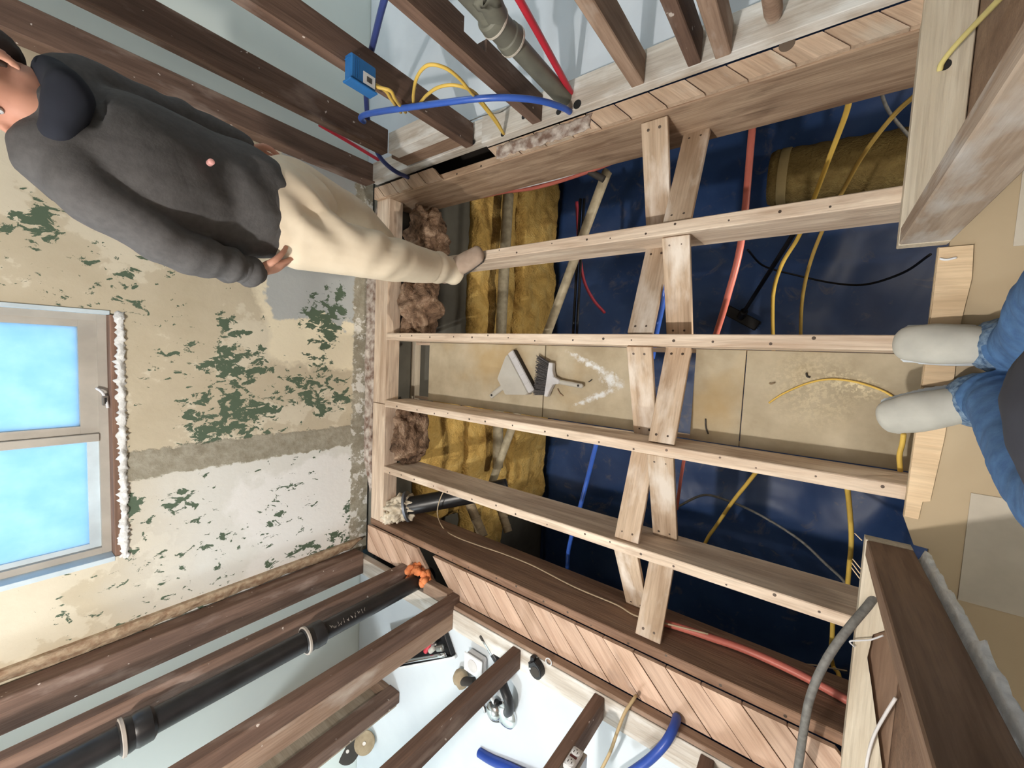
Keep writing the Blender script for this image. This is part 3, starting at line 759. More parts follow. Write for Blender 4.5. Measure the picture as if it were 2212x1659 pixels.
# ------------------------------------------------------------------ wall between bathroom and hall (near edge of the picture)
XP = -0.145
SILLR = plate('sill_plate', (XP - 0.097, -1.085, 0.0), (XP, -0.332, 0.042), SILLP, 'wide pale plate with a drilled hole for the yellow cable')
stud(XP - 0.098, XP - 0.001, -0.378, -0.333, POSTW, 'broad grey smeared door post at the photographer\'s right', 0.043)
stud(XP - 0.095, XP - 0.05, -1.08, -0.985, POSTD, 'brown stud at the far end of the pale drilled plate', 0.043)
struct(box('wall_hall_right', (-0.270, -1.09, 0.0125), (-0.2445, -0.385, ZC), wood('brown_sheathing', (0.30, 0.20, 0.13), (0.19, 0.12, 0.08), var=0.0)))
plp = [(-0.143, 0.461), (-0.143, 1.28), (-0.238, 1.28), (-0.226, 1.08), (-0.186, 0.86), (-0.172, 0.79), (-0.178, 0.72), (-0.238, 0.66), (-0.238, 0.461)]
tag(prism('sill_plate', [(y - 0.0, -x) for x, y in plp], 0.0, 0.042, SILLP, mtx=Matrix(((0, -1, 0, 0), (1, 0, 0, 0), (0, 0, 1, 0), (0, 0, 0, 1)))), 'broken pale plate where the thick grey cable comes out', 'plate')
fil = [(-0.1735, 0.79), (-0.1875, 0.86), (-0.2275, 1.08), (-0.2392, 1.28), (-0.2415, 1.28), (-0.2415, 0.66), (-0.1795, 0.72)]
tag(prism('plate_scrap', [(y, -x) for x, y in fil], -0.018, 0.018, POSTD, mtx=Matrix(((0, -1, 0, 0), (1, 0, 0, 0), (0, 0, 1, 0), (0, 0, 0, 1)))), 'dark brown split wood beside the broken pale plate, under the pinkish wire', 'plate')
stud(XP - 0.094, XP, 0.461, 0.507, POSTD, 'broad dark brown door post at the photographer\'s left', 0.043)
struct(box('wall_hall_left', (-0.268, 0.530, 0.0125), (-0.2425, 1.30, ZC), wood('dark_sheathing', (0.27, 0.17, 0.11), (0.15, 0.09, 0.06), var=0.0)))
struct(rough_sheet('trim_4', (-0.276, 0.459, 0.013), (-0.2445, 0.527, 2.4), (1, -1), 0.020, 15, CRUST, 12, 220, seed=4.0, ragged=0.008))
tag(prism('threshold_plank', [(-0.2245, -0.322), (-0.2245, -0.05), (-0.2225, 0.03), (-0.278, 0.03), (-0.278, -0.129), (-0.288, -0.242), (-0.284, -0.322)], 0.0125, 0.020, PLANK), 'pale wooden plank along the cut edge at the photographer\'s right shoe', 'plank')
tag(prism('threshold_plank', [(-0.223, 0.035), (-0.217, 0.382), (-0.244, 0.384), (-0.248, 0.335), (-0.262, 0.330), (-0.264, 0.30), (-0.274, 0.165), (-0.278, 0.035)], 0.0125, 0.018, PLANK), 'stained plank strip along the cut edge at the photographer\'s left shoe', 'plank')
tag(box('paper_sheet', (-0.62, 0.292, 0.0125), (-0.332, 0.57, 0.0145), SHEETP), 'pale sheet of paper on the tan floor beside the photographer\'s left knee', 'paper')
tag(box('paper_sheet', (-0.60, -0.62, 0.0125), (-0.350, -0.312, 0.0145), SHEETP), 'pale sheet of paper on the tan floor at the photographer\'s right', 'paper')

# ------------------------------------------------------------------ catch boards in the middle bay, dustpan and brush
def catch_board(x0, x1, label, dz=0.0):
    tag(lumber('catch_board', (x0, -0.058, ZP - 0.012 + dz), (x1, 0.300, ZP + dz), DBOARD, 0.001), label, 'board', 'dusty boards laid in the middle bay')
X1 = onz(1175, 820, ZP).x
catch_board(X1 + 0.002, 1.925, 'dusty tan board under the dustpan')
catch_board(0.605, X1 - 0.002, 'dusty tan board under the brush handle with white dust streaks', -0.002)
X2 = onz(1606, 850, ZP).x
catch_board(X2 + 0.002, 0.385, 'narrow tan board on the shoe side of the crossed boards', 0.001)
catch_board(-0.32, X2 - 0.001, 'speckled tan board under the photographer\'s shoes with a thin yellow wire', -0.001)
for ya, yb in ((-0.0595, -0.042), (0.284, 0.3015)):
    tag(lumber('cleat', (-0.28, ya, ZP - 0.032), (2.07, yb, ZP - 0.0145), JOIST), 'thin cleat under the dusty boards on the %s joist of the middle bay' % ('worker side' if ya < 0 else 'bag side'), 'cleat')

def dustpan():
    z = ZP + 0.001
    P = lambda x, y: onz(1040 + x * 0.10849, 730 + y * 0.10849, z + 0.02)
    a, b = P(655, 245), P(1075, 1035)                 # the lip
    ax = (b - a).normalized(); bk = Vector((-ax.y, ax.x, 0))
    if bk.dot(P(300, 800) - a) < 0: bk = -bk
    W_ = (b - a).length; c = (a + b) / 2; c.z = z
    root = empty('dustpan', c, 'grey plastic dustpan lying beside the brush on the dusty board', 'dustpan')
    M = Matrix((ax, bk, Vector((0, 0, 1)))).transposed()
    if M.determinant() < 0: ax = -ax; M = Matrix((ax, bk, Vector((0, 0, 1)))).transposed()
    M = M.to_4x4(); M.translation = c
    h = W_ / 2
    # hollow body seen from its closed top
    def shape(name, pts_lo, pts_hi, m):
        bm = bmesh.new(); n = len(pts_lo)
        lo = [bm.verts.new(p) for p in pts_lo]; hi = [bm.verts.new(p) for p in pts_hi]
        bm.faces.new(lo[::-1]); bm.faces.new(hi)
        for k in range(n): bm.faces.new((lo[k], lo[(k + 1) % n], hi[(k + 1) % n], hi[k]))
        bmesh.ops.recalc_face_normals(bm, faces=bm.faces[:])
        bmesh.ops.bevel(bm, geom=bm.edges[:], offset=0.003, segments=2, affect='EDGES')
        o = mesh_obj(name, bm, m); o.matrix_world = M; return keep(o, root)
    out = [(-h, 0.036), (h, 0.036), (h, 0.055), (0.42 * h, 0.165), (-0.42 * h, 0.165), (-h, 0.055)]
    shape('pan_hood', [(x, y, 0.000) for x, y in out], [(x * 0.97, y, 0.040) for x, y in out], GREYPL)
    lip = [(-h, 0.0), (h, 0.0), (h, 0.0345), (-h, 0.0345)]
    shape('lip', [(x, y, 0.0) for x, y in lip], [(x, y, 0.034 if y < 0.01 else 0.040) for x, y in lip], GREYPL2)
    shape('rubber_edge', [(-h * 0.99, -0.004, 0), (h * 0.99, -0.004, 0), (h * 0.99, -0.0005, 0), (-h * 0.99, -0.0005, 0)],
          [(-h * 0.99, -0.004, 0.030), (h * 0.99, -0.004, 0.030), (h * 0.99, -0.0005, 0.033), (-h * 0.99, -0.0005, 0.033)], RUBBER)
    for k in range(4):
        x = -h * 0.6 + k * h * 0.42
        shape('rib', [(x, 0.006, 0.03), (x + 0.004, 0.006, 0.03), (x + 0.004, 0.03, 0.03), (x, 0.03, 0.03)], [(x, 0.006, 0.0385), (x + 0.004, 0.006, 0.0385), (x + 0.004, 0.03, 0.0415), (x, 0.03, 0.0415)], GREYPL2)
    hp = [M @ Vector((0.0, 0.160, 0.020)), M @ Vector((0, 0.20, 0.020)), M @ Vector((0, 0.262, 0.020))]
    bm = bmesh.new(); bm_tube(bm, crom(hp, 10), [(0.015, 0.009)] * 11, 14, (0, 0, 1), 'round')
    o = mesh_obj('handle', bm, GREYPL, smooth=True); keep(o, root)
    keep(turned('hang_hole', M @ Vector((0, 0.252, 0.0275)), (0, 0, 1), [(0.006, 0), (0.006, 0.0022)], INK, 12), root)
dustpan()

def brush():
    z = ZP + 0.003
    P = lambda x, y: onz(1040 + x * 0.10849, 730 + y * 0.10849, z + 0.015)
    a, b = P(1420, 500), P(1325, 1170); e = P(2000, 960)
    mid = (a + b) / 2
    ax = (b - a).normalized(); out = Vector((-ax.y, ax.x, 0))
    if out.dot(e - mid) < 0: out = -out
    L = (b - a).length
    root = empty('hand_brush', (mid.x, mid.y, z), 'grey hand brush with dark bristles lying beside the dustpan', 'brush')
    # head: spreading block with a handle drawn out of it
    q = lambda s, t, zz: Vector((mid.x, mid.y, z + zz)) + ax * (s * L) + out * t
    bm = bmesh.new()
    out_l = [(-0.5, -0.012), (-0.5, 0.010), (-0.30, 0.014), (-0.12, 0.026), (-0.055, 0.060), (0.055, 0.060), (0.10, 0.028), (0.30, 0.014), (0.5, 0.006), (0.5, -0.012)]
    lo = [bm.verts.new(q(s, t, 0.006)) for s, t in out_l]; hi = [bm.verts.new(q(s, t, 0.034)) for s, t in out_l]; n = len(lo)
    bm.faces.new(lo[::-1]); bm.faces.new(hi)
    for k in range(n): bm.faces.new((lo[k], lo[(k + 1) % n], hi[(k + 1) % n], hi[k]))
    bmesh.ops.recalc_face_normals(bm, faces=bm.faces[:]); bmesh.ops.bevel(bm, geom=bm.edges[:], offset=0.0025, segments=2, affect='EDGES')
    keep(mesh_obj('head', bm, GREYPL2), root)
    h0 = q(0, 0.055, 0.02); h1 = Vector((e.x, e.y, z + 0.020))
    bm = bmesh.new(); bm_tube(bm, crom([h0, h0.lerp(h1, 0.5), h1], 12), [(0.0115, 0.010)] * 13, 14, (0, 0, 1), 'round')
    keep(mesh_obj('handle', bm, GREYPL, smooth=True), root)
    keep(turned('hang_hole', h0.lerp(h1, 0.90) + Vector((0, 0, 0.0088)), (0, 0, 1), [(0.0055, 0), (0.0055, 0.0022)], INK, 12), root)
    bm = bmesh.new(); rnd = random.Random(3)
    p0, p1 = P(1125, 330), P(1050, 1160)
    for k in range(230):
        s = rnd.uniform(-0.49, 0.49); base = q(s, -0.010, rnd.uniform(0.008, 0.031))
        tip = p0.lerp(p1, s + 0.5 + rnd.uniform(-0.012, 0.012)); tip.z = z + rnd.uniform(0.004, 0.030)
        bm_tube(bm, [base, base.lerp(tip, 0.5), tip], 0.0011, 4)
    keep(mesh_obj('bristles', bm, BRISTLE), root)
brush()

# ------------------------------------------------------------------ insulation and basement wall
def thing_tag(o, label, cat, group=None): return tag(o, label, cat, group)
thing_tag(rough_sheet('insulation_batt', (2.125, -1.75, -1.345), (2.212, 1.75, -0.82), (0, -1), 0.035, 4.5, YWOOL, 110, 30, seed=1.5, ragged=0.02), 'upper yellow wool batt on the basement wall behind the tan pipe', 'insulation', 'yellow wool batts on the basement wall')
thing_tag(rough_sheet('insulation_batt', (2.115, -1.765, -1.985), (2.212, 1.46, -1.385), (0, -1), 0.04, 4.5, YWOOL, 110, 30, seed=3.5, ragged=0.03), 'lower yellow wool batt ending at the blue sheet', 'insulation', 'yellow wool batts on the basement wall')
thing_tag(rough_sheet('insulation_batt', (2.12, 0.36, -0.775), (2.212, 1.25, -0.33), (0, -1), 0.035, 5, YWOOL, 60, 24, seed=6.5, ragged=0.02), 'smaller yellow wool batt nearest the cream plastic bag', 'insulation', 'yellow wool batts on the basement wall')
thing_tag(lumber('mudsill', (2.168, -0.95, -0.345), (2.213, 0.35, -0.300), SILLP), 'pale sill timber on the basement wall under the brown wool', 'timber')
def wool(loc, r, seed, label, am=0.42):
    thing_tag(lump('mineral_wool', loc, r, BWOOL, am, 1.7, 5, seed), label, 'insulation', 'brown wool stuffed at the joist ends')
wool((1.975, -0.275, -0.16), (0.105, 0.175, 0.13), 1.0, 'torn brown wool stuffed between the worker and the middle joist end')
wool((2.01, 0.525, -0.15), (0.066, 0.175, 0.125), 5.0, 'torn brown wool at the joist end in the bay with the bright blue tube')
wool((1.965, -0.69, -0.19), (0.10, 0.16, 0.13), 9.0, 'shadowed brown wool behind the worker\'s legs')
# blue sheeting on the basement floor, slightly rumpled
bm = bmesh.new(); G = {}
for i in range(91):
    for j in range(91):
        x = -2.4 + 4.55 * i / 90; y = -2.6 + 5.0 * j / 90
        f = noise.fractal(Vector((x * 1.3, y * 1.3, 3.0)), 1.0, 2.0, 3) * 0.03
        f += 0.035 * max(0, 1 - abs(noise.noise(Vector((x * 0.9 + 5, y * 0.9, 0)))) * 7)
        G[i, j] = bm.verts.new((x, y, ZB + 0.045 + f))
for i in range(90):
    for j in range(90): bm.faces.new((G[i, j], G[i + 1, j], G[i + 1, j + 1], G[i, j + 1]))
o = mesh_obj('tarp', bm, TARP, smooth=True)
sd = o.modifiers.new('thickness', 'SOLIDIFY'); sd.thickness = 0.003
tag(o, 'creased dark blue plastic sheet spread over the basement floor', 'tarp')
ZT = ZB + 0.108

def cable(name, pts, r, m, label, cat, seg=8, n=48, group=None, flat=None):
    return tag(tube(name, pts, r, m, seg, n, None, flat, (0, 0, 1) if flat else None), label, cat, group)
# pipes below the joists
cable('iron_pipe', [onx(1098, 420, 2.0), onx(1090, 560, 2.0), onx(1082, 720, 2.0), onx(1077, 860, 2.0), onx(1075, 1010, 2.0)], 0.042, GALV, 'thick tan pipe running level across the yellow wool', 'pipe', 20)
cable('iron_pipe', [onz(1312, 372, -0.46), onz(1296, 412, -0.46), onz(1184, 715, -0.50), onz(1104, 930, -0.52), onz(1062, 1045, -0.54)], 0.025, GALV, 'slanting tan pipe crossing from the stained outer joist to the dustpan end', 'pipe', 16)
def hanger():
    a = onz(1238, 352, -0.30); b = onz(1305, 388, -0.36)
    root = empty('pipe_hanger', a, 'rusty bracket on the slanting tan pipe under the stained outer joist', 'bracket')
    keep(tube('arm', [a, (a + b) / 2, b], 0.016, RUBBER, 12), root)
    keep(lump('rusty_nut', a, (0.026, 0.026, 0.024), WRAP, 0.25, 3, 3), root)
hanger()
for k, (p, q) in enumerate((((1262, 430), (1246, 722)), ((1254, 430), (1238, 722)))):
    cable('conduit', [onz(*p, -0.62), onz(*q, -0.62)], 0.008, BLACKC, 'thin black line under the worker\'s joist, %s the slanting tan pipe' % ('further from' if k == 0 else 'closer to'), 'cable', 8, 8, 'twin black lines')
cable('red_wire', [onz(1246, 436, -0.75), onz(1250, 520, -0.8), onz(1260, 600, -0.9), onz(1280, 645, -1.0), onz(1306, 676, -1.1)], 0.010, plain('dark_red_jacket', (0.30, 0.03, 0.05), 0.5), 'short dark red cable end hanging below the worker\'s joist', 'cable')
cable('red_tube', [onz(1640, 200, -0.34), onz(1626, 270, -0.36), onz(1603, 510, -0.40), onz(1572, 640, -0.46), onz(1543, 735, -0.55)], 0.0135, PINKPEX, 'faded red tube hanging straight under the worker\'s joist', 'tube', 12)
cable('red_tube', [onz(985, 438, -0.325), onz(1080, 417, -0.325), onz(1160, 405, -0.325), onz(1268, 372, -0.325), onz(1400, 320, -0.34)], 0.010, PINKPEX, 'faded red tube tucked along the bottom of the stained outer joist', 'tube', 12)
cable('white_tube', [onz(1085, 412, -0.30), onz(1150, 399, -0.30), onz(1250, 371, -0.30), onz(1390, 315, -0.32)], 0.008, WHITEC, 'thin whitish tube beside the red one under the stained outer joist', 'tube', 10)
cable('blue_tube', [onz(1440, 605, -0.55), onz(1430, 660, -0.58), onz(1416, 725, -0.62), onz(1408, 775, -0.66)], 0.016, BLUEPEX, 'dark blue tube half hidden behind the crossed boards near the broom', 'tube', 12)
cable('blue_tube', [onz(1292, 945, -0.32), onz(1284, 975, -0.34), onz(1256, 1085, -0.40), onz(1232, 1170, -0.44), onz(1226, 1215, -0.46), onz(1224, 1300, -0.46)], 0.0115, BLUEPEX, 'bright blue tube dropping past the yellow wool', 'tube', 12)
yc = 'yellow cables hanging in the basement'
cable('yellow_cable', [onz(1838, 200, -0.32), onz(1826, 250, -0.42), onz(1790, 345, -0.6), onz(1758, 430, -0.75), onz(1726, 510, -0.9), onz(1690, 570, -1.0), onz(1672, 625, -1.1), onz(1669, 680, -1.2), onz(1671, 760, -1.3)], 0.0095, YCABLE, 'yellow cable curving past the black broom handle', 'cable', 8, 60, yc)
cable('yellow_cable', [onz(1990, 195, -0.40), onz(1930, 250, -0.55), onz(1868, 330, -0.7), onz(1825, 405, -0.8), onz(1776, 500, -0.9), onz(1748, 575, -1.0), onz(1734, 640, -1.1), onz(1730, 700, -1.2), onz(1730, 760, -1.3)], 0.0085, YDIM, 'dull yellow cable running over the insulation roll, nearer the shoes', 'cable', 8, 60, yc)
cable('grey_wire', [onz(1900, 185, -0.5), onz(1912, 225, -0.6), onz(1930, 255, -0.7), onz(1968, 300, -0.8)], 0.006, GREYC, 'thin grey wire crossing the dull yellow cable under the stained joist', 'wire', 6)
cable('yellow_cable', [onz(1640, 1012, -0.40), onz(1618, 1040, -0.5), onz(1580, 1088, -0.62), onz(1546, 1138, -0.78), onz(1526, 1168, -0.86), onz(1500, 1230, -1.0)], 0.0085, YCABLE, 'slanting yellow cable crossing a grey wire in the fourth bay', 'cable', 8, 48, yc)
cable('grey_wire', [onz(1445, 1105, -0.7), onz(1470, 1092, -0.75), onz(1520, 1070, -0.8), onz(1572, 1082, -0.82), onz(1640, 1112, -0.82), onz(1725, 1165, -0.8), onz(1785, 1220, -0.72), onz(1822, 1255, -0.66), onz(1850, 1300, -0.6)], 0.006, GREYC, 'thin grey wire arching over the blue sheet in the fourth bay', 'wire', 6)
cable('yellow_cable', [onz(1830, 1050, -0.3), onz(1836, 1110, -0.42), onz(1839, 1170, -0.50), onz(1834, 1230, -0.55), onz(1830, 1275, -0.58)], 0.0085, YCABLE, 'yellow cable hanging close to the splintered brown door post', 'cable', 8, 40, yc)
cable('yellow_cable', [onz(1799, 1330, -0.42), onz(1798, 1370, -0.5), onz(1795, 1410, -0.55), (onz(1800, 1440, -0.58)), onz(1811, 1455, -0.52), onz(1813, 1480, -0.45), onz(1808, 1512, -0.4)], 0.008, YCABLE, 'short yellow cable in the darkest bay near the dark outer joist', 'cable', 8, 40, yc)
cable('yellow_strip', [onz(1952, 938, -0.07), onz(1949, 960, -0.09), onz(1943, 985, -0.10), onz(1945, 1018, -0.12)], 0.0065, YCABLE, 'short yellow cable end dropping beside the photographer\'s left shoe', 'cable', 8, 20)
cable('yellow_wire', [onz(1661, 871, ZP + .004), onz(1690, 852, ZP + .006), onz(1740, 830, ZP + .006), onz(1788, 820, ZP + .006), onz(1840, 824, ZP + .006), onz(1890, 838, ZP + .006), onz(1925, 855, ZP + .006), onz(1960, 885, ZP + .005)], 0.0032, YCABLE, 'thin yellow wire lying bent on the speckled board by the shoes', 'wire', 6)
cable('tan_wire', [onz(972, 1040, -0.10), onz(952, 1075, -0.10), onz(945, 1110, -0.13), onz(958, 1142, -0.20), ony(985, 1160, 1.05), ony(1032, 1178, 1.055), ony(1085, 1196, 1.058), ony(1150, 1222, 1.058), ony(1240, 1268, 1.058), ony(1330, 1306, 1.058), ony(1372, 1330, 1.058), ony(1437, 1347, 1.02), ony(1530, 1370, 1.0)], 0.0035, TANC, 'thin tan wire sagging along the dark outer joist', 'wire', 6, 90)
cable('tan_wire', [onz(1600, 1395, -0.40), onz(1710, 1430, -0.40), onz(1765, 1438, -0.40), onz(1830, 1450, -0.38)], 0.003, TANC, 'thin tan wire end near the thick grey cable', 'wire', 6, 30)
cable('red_tube', [ony(1432, 1345, 1.045), ony(1470, 1356, 1.045), ony(1530, 1376, 1.045), ony(1610, 1404, 1.045), ony(1700, 1444, 1.045), ony(1770, 1480, 1.045), ony(1850, 1524, 1.045)], 0.0135, PINKPEX, 'faded red tube lying along the inside of the dark outer joist', 'tube', 12)
cable('thin_red_tube', [onz(1478, 990, -0.5), onz(1470, 1040, -0.6), onz(1462, 1100, -0.72)], 0.008, PINKPEX, 'short dim red tube behind the crossed boards in the fourth bay', 'tube', 8)
cable('black_wire', [onz(1615, 540, -1.3), onz(1650, 575, -1.5), onz(1720, 595, -1.6), onz(1800, 612, -1.6), onz(1870, 615, -1.5), onz(1950, 590, -1.3), onz(2010, 550, -1.1)], 0.006, BLACKC, 'black wire sagging above the blue sheet by the grey door post', 'wire', 6)
# lagged pipes in the last bay
for k, (p, q, zz, rr) in enumerate((((1012, 1082), (1044, 1160), -0.62, 0.034), ((1078, 1088), (1098, 1150), -0.9, 0.032))):
    a, b = onz(*p, zz), onz(*q, zz + 0.02)
    root = empty('lagged_pipe', a, 'wrapped tan pipe piece hanging in the last bay, %s the cream bag' % ('nearer to' if k == 0 else 'further from'), 'pipe')
    keep(tube('lagging', [a, a.lerp(b, 0.5), b], rr, WRAP, 18), root)
    for t in (0.2, 0.5, 0.8):
        c = a.lerp(b, t); keep(turned('band', c, b - a, [(rr * 1.0, -0.006), (rr * 1.08, -0.004), (rr * 1.08, 0.004), (rr * 1.0, 0.006)], WRAP, 18), root)
# insulation roll lying on the blue sheet
def roll():
    zc = ZT + 0.17
    a, b = onz(1664, 388, zc), onz(2010, 338, zc)
    root = empty('insulation_roll', (a.x, a.y, ZT), 'fat olive yellow roll lying on the blue sheet', 'roll')
    bm = bmesh.new(); L = (b - a).length; d = (b - a).normalized()
    path = [a + d * (L * k / 24) for k in range(25)]
    bm_tube(bm, path, [0.162] + [0.172 + 0.004 * math.sin(k * 1.7) for k in range(1, 24)] + [0.165], 40)
    keep(mesh_obj('wool_roll', bm, ROLLW, smooth=True), root)
    keep(turned('paper_band', a + d * 0.055, d, [(0.1755, 0), (0.178, 0.004), (0.178, 0.05), (0.1755, 0.054)], plain('pale_paper_band', (0.52, 0.41, 0.20), 0.8), 40), root)
    keep(turned('core', a - d * 0.004, d, [(0.05, 0), (0.05, 0.006)], RUBBER, 20), root)
roll()
# push broom on the blue sheet
def broom():
    zf = ZT
    a, b = onz(1566, 668, zf + 0.06), onz(1638, 706, zf + 0.06)
    c = (a + b) / 2
    root = empty('broom', (c.x, c.y, zf), 'black push broom standing on the blue sheet between the yellow cable and red tube', 'broom')
    ax = (b - a).normalized()
    keep(board('head', a + Vector((0, 0, 0.02)), b + Vector((0, 0, 0.02)), 0.075, 0.035, BLACKP, Vector((-ax.y, ax.x, 0)), 0.006), root)
    bm = bmesh.new(); rnd = random.Random(5)
    for k in range(150):
        p = a.lerp(b, rnd.random()) + Vector((-ax.y, ax.x, 0)) * rnd.uniform(-0.034, 0.034)
        bm_tube(bm, [p + Vector((0, 0, 0.005)), p + Vector((rnd.uniform(-.006, .006), rnd.uniform(-.006, .006), -0.056))], 0.003, 4)
    keep(mesh_obj('bristles', bm, BRISTLE), root)
    top = onz(1718, 500, -1.05); s = c + Vector((0, 0, 0.035))
    keep(tube('socket', [s, s.lerp(top, 0.045), s.lerp(top, 0.09)], 0.026, BLACKP, 14), root)
    keep(tube('handle', [s.lerp(top, 0.02), s.lerp(top, 0.5), top], 0.0125, BLACKC, 12), root)
broom()
# capped black pipe with a plastic bag, in the last bay
def capped():
    a = onz(872, 1096, -0.085); b = onz(1010, 1070, -0.31)
    root = empty('capped_pipe', a, 'black pipe end wrapped in a crumpled cream plastic bag', 'pipe')
    d = (a - b).normalized()
    keep(tube('pipe', [a, a.lerp(b, 0.5), b - d * 0.25], 0.056, ABS, 26), root)
    bg = lump('bag', a + d * 0.012, (0.084, 0.072, 0.096), CREAMBAG, 0.42, 2.2, 5, 2.0); keep(bg, root)
    keep(lump('bag_tail', a + d * 0.09 + Vector((0.0, 0.05, 0.01)), (0.035, 0.045, 0.03), CREAMBAG, 0.5, 2.5, 4, 7.0), root)
    keep(turned('hose_clamp', a - d * 0.035, d, [(0.086, 0), (0.093, 0.002), (0.093, 0.016), (0.086, 0.018)], CLAMPG, 28), root)
capped()
for k, (p, sz) in enumerate((((1180, 1080), 0.018), ((1165, 1077), 0.011))):
    q = ony(*p, 0.70); q = onz(p[0], p[1], -0.235)
tag(lump('paper_scrap', (onz(1180, 1078, -0.225) + Vector((0, 0.012, 0))), (0.020, 0.006, 0.014), CREAMBAG, 0.4, 2, 3, 4.0), 'torn cream paper scrap caught on the joist near the yellow wool', 'scrap')

# ------------------------------------------------------------------ plumbing and wiring in the right wall
def disc(name, p, nrm, r, m, parent, t=0.0015):
    return keep(turned(name, p, nrm, [(r, 0), (r, t)], m, 18, None, False), parent)
def stack():
    a = ony(1236, 231, -1.022); a.z = 0.0655
    b = ony(1012, -15, -1.022); d = (b - a).normalized(); top = a + d * 1.9
    root = empty('drain_stack', a, 'grey drain stack with a broken tee rising from the grey plate', 'pipe')
    L = 1.9
    keep(turned('pipe', a, d, [(0.032, 0), (0.032, L)], GREYP, 28), root)
    for (p, up) in (((1108, 92), 1), ((1068, 52), 1)):
        q = ony(p[0], p[1], -1.022); t = (q - a).dot(d)
        keep(turned('hub', a + d * t, d, [(0.036, -0.002), (0.046, 0.0), (0.047, 0.008), (0.044, 0.034), (0.038, 0.040)], GREYP, 28), root)
        keep(turned('hub_rim', a + d * (t + 0.001), d, [(0.0465, 0.0), (0.0485, 0.001), (0.0485, 0.007), (0.0465, 0.008)], PIPEEDGE, 28), root)
    t0 = (ony(1084, 70, -1.022) - a).dot(d)
    c = a + d * t0; e = c + Vector((-0.05, 0.0, 0.16)) + d * 0.01
    keep(tube('tee_body', [c - d * 0.05, c + d * 0.07], 0.040, GREYP, 28, 6), root)
    br = tube('tee_branch', [c + Vector((0.0, 0, 0.01)), c.lerp(e, 0.5), e], 0.036, GREYP, 24, 20)
    for v in br.data.vertices:          # the branch is snapped off unevenly
        w = br.matrix_world @ v.co if False else v.co
        if (v.co).length > 0.12: v.co += Vector((noise.noise(v.co * 40) * 0.03, 0, noise.noise(v.co * 55 + Vector((3, 1, 0))) * 0.03))
    keep(br, root)
stack()
cable('red_tube', [ony(1250, 232, -1.035), ony(1190, 122, -1.035), ony(1122, 0, -1.035), ony(1050, -125, -1.035)], 0.0115, REDPEX, 'bright red tube rising beside the grey drain stack', 'tube', 12)
cable('red_tube', [ony(690, 270, -1.10), ony(752, 306, -1.10), ony(818, 346, -1.10), ony(838, 357, -1.09)], 0.009, REDPEX, 'red tube slanting between the two dark studs behind the worker', 'tube', 12)
cable('blue_tube', [onz(1231, 242, 0.066), ony(1215, 233, -0.95), ony(1170, 219, -0.935), ony(1110, 212, -0.925), ony(1040, 213, -0.92), ony(960, 222, -0.925), ony(880, 233, -0.935), ony(825, 241, -0.95), ony(790, 248, -0.975), ony(779, 256, -1.00), ony(786, 263, -1.025)], 0.0112, BLUEPEX, 'bright blue tube arching across the studs into the grey plate', 'tube', 14, 90)
cable('blue_tube', [ony(836, -20, -1.10), ony(822, 30, -1.09), ony(806, 95, -1.085), ony(793, 150, -1.085), ony(791, 210, -1.085), ony(795, 260, -1.08), ony(803, 300, -1.05), ony(821, 340, -0.98), ony(850, 368, -0.93), onz(882, 384, 0.02)], 0.0108, plain('dark_blue_tube', (0.05, 0.075, 0.25), 0.35), 'dark blue tube dropping behind the blue electrical box into the floor', 'tube', 14, 80)
def blue_box():
    c = ony(816, 146, -0.935)
    root = empty('electrical_box', c, 'blue plastic electrical box with a white barcode label on the dark stud', 'box')
    x0, x1, z0, z1 = 1.3630 - 0.040, 1.3630, c.z - 0.050, c.z + 0.050
    keep(box('body', (x0, -0.990, z0), (x1, -0.905, z1), BOXBLUE, 0.006), root)
    keep(box('flange', (x0 - 0.004, -0.907, z0 - 0.004), (x1 + 0.003, -0.899, z1 + 0.004), BOXBLUE, 0.0025), root)
    for k in range(4):
        keep(box('ridge', (x0 + 0.004, -0.975, z1 - 0.001 + 0.0), (x1 - 0.004, -0.972, z1 + 0.0015), BOXBLUE), root) if k == 0 else keep(box('ridge', (x0 - 0.0012, -0.980, z1 - 0.010 - k * 0.007), (x0 + 0.001, -0.915, z1 - 0.0075 - k * 0.007), BOXBLUE), root)
    ly, lz = -0.932, z0 + 0.030
    lab = box('label', (x0 - 0.0012, ly - 0.019, lz - 0.023), (x0 + 0.0004, ly + 0.019, lz + 0.023), WHITEP); keep(lab, root)
    bm = bmesh.new(); z = lz - 0.011
    for k, w in enumerate((1.5, .8, .8, 2.0, .8, 1.3, .7, 1.5, .7, 1.2)):
        bm_box(bm, (x0 - 0.0018, ly - 0.009, z), (x0 - 0.0012, ly + 0.009, z + w * 0.001)); z += w * 0.001 + 0.0010
    keep(mesh_obj('barcode', bm, INK), lab)
    return x0, z0
bx, bz = blue_box()
yl = 'yellow cables at the blue box'
hole = onz(1087, 289, 0.068)
cable('yellow_cable', [(1.333, -0.93, bz), ony(842, 196, -0.925), ony(852, 212, -0.925), ony(862, 226, -0.94), ony(876, 243, -0.96)], 0.0062, YCABLE, 'yellow cable out of the blue box, the one toward the grey stack', 'cable', 8, 30, yl)
cable('yellow_cable', [(1.352, -0.95, bz), ony(832, 196, -0.945), ony(843, 212, -0.945), ony(853, 226, -0.955), ony(866, 243, -0.963)], 0.0062, YCABLE, 'yellow cable out of the blue box, the one toward the worker', 'cable', 8, 30, yl)
cable('yellow_cable', [ony(893, 228, -0.96), ony(893, 205, -0.94), ony(899, 172, -0.92), ony(914, 148, -0.91), ony(934, 140, -0.905), ony(965, 149, -0.905), ony(993, 171, -0.91), ony(1014, 196, -0.915), ony(1040, 225, -0.955), ony(1066, 258, -0.965), hole], 0.0056, YCABLE, 'taller loop of yellow cable rising over the blue tube', 'cable', 8, 80, yl)
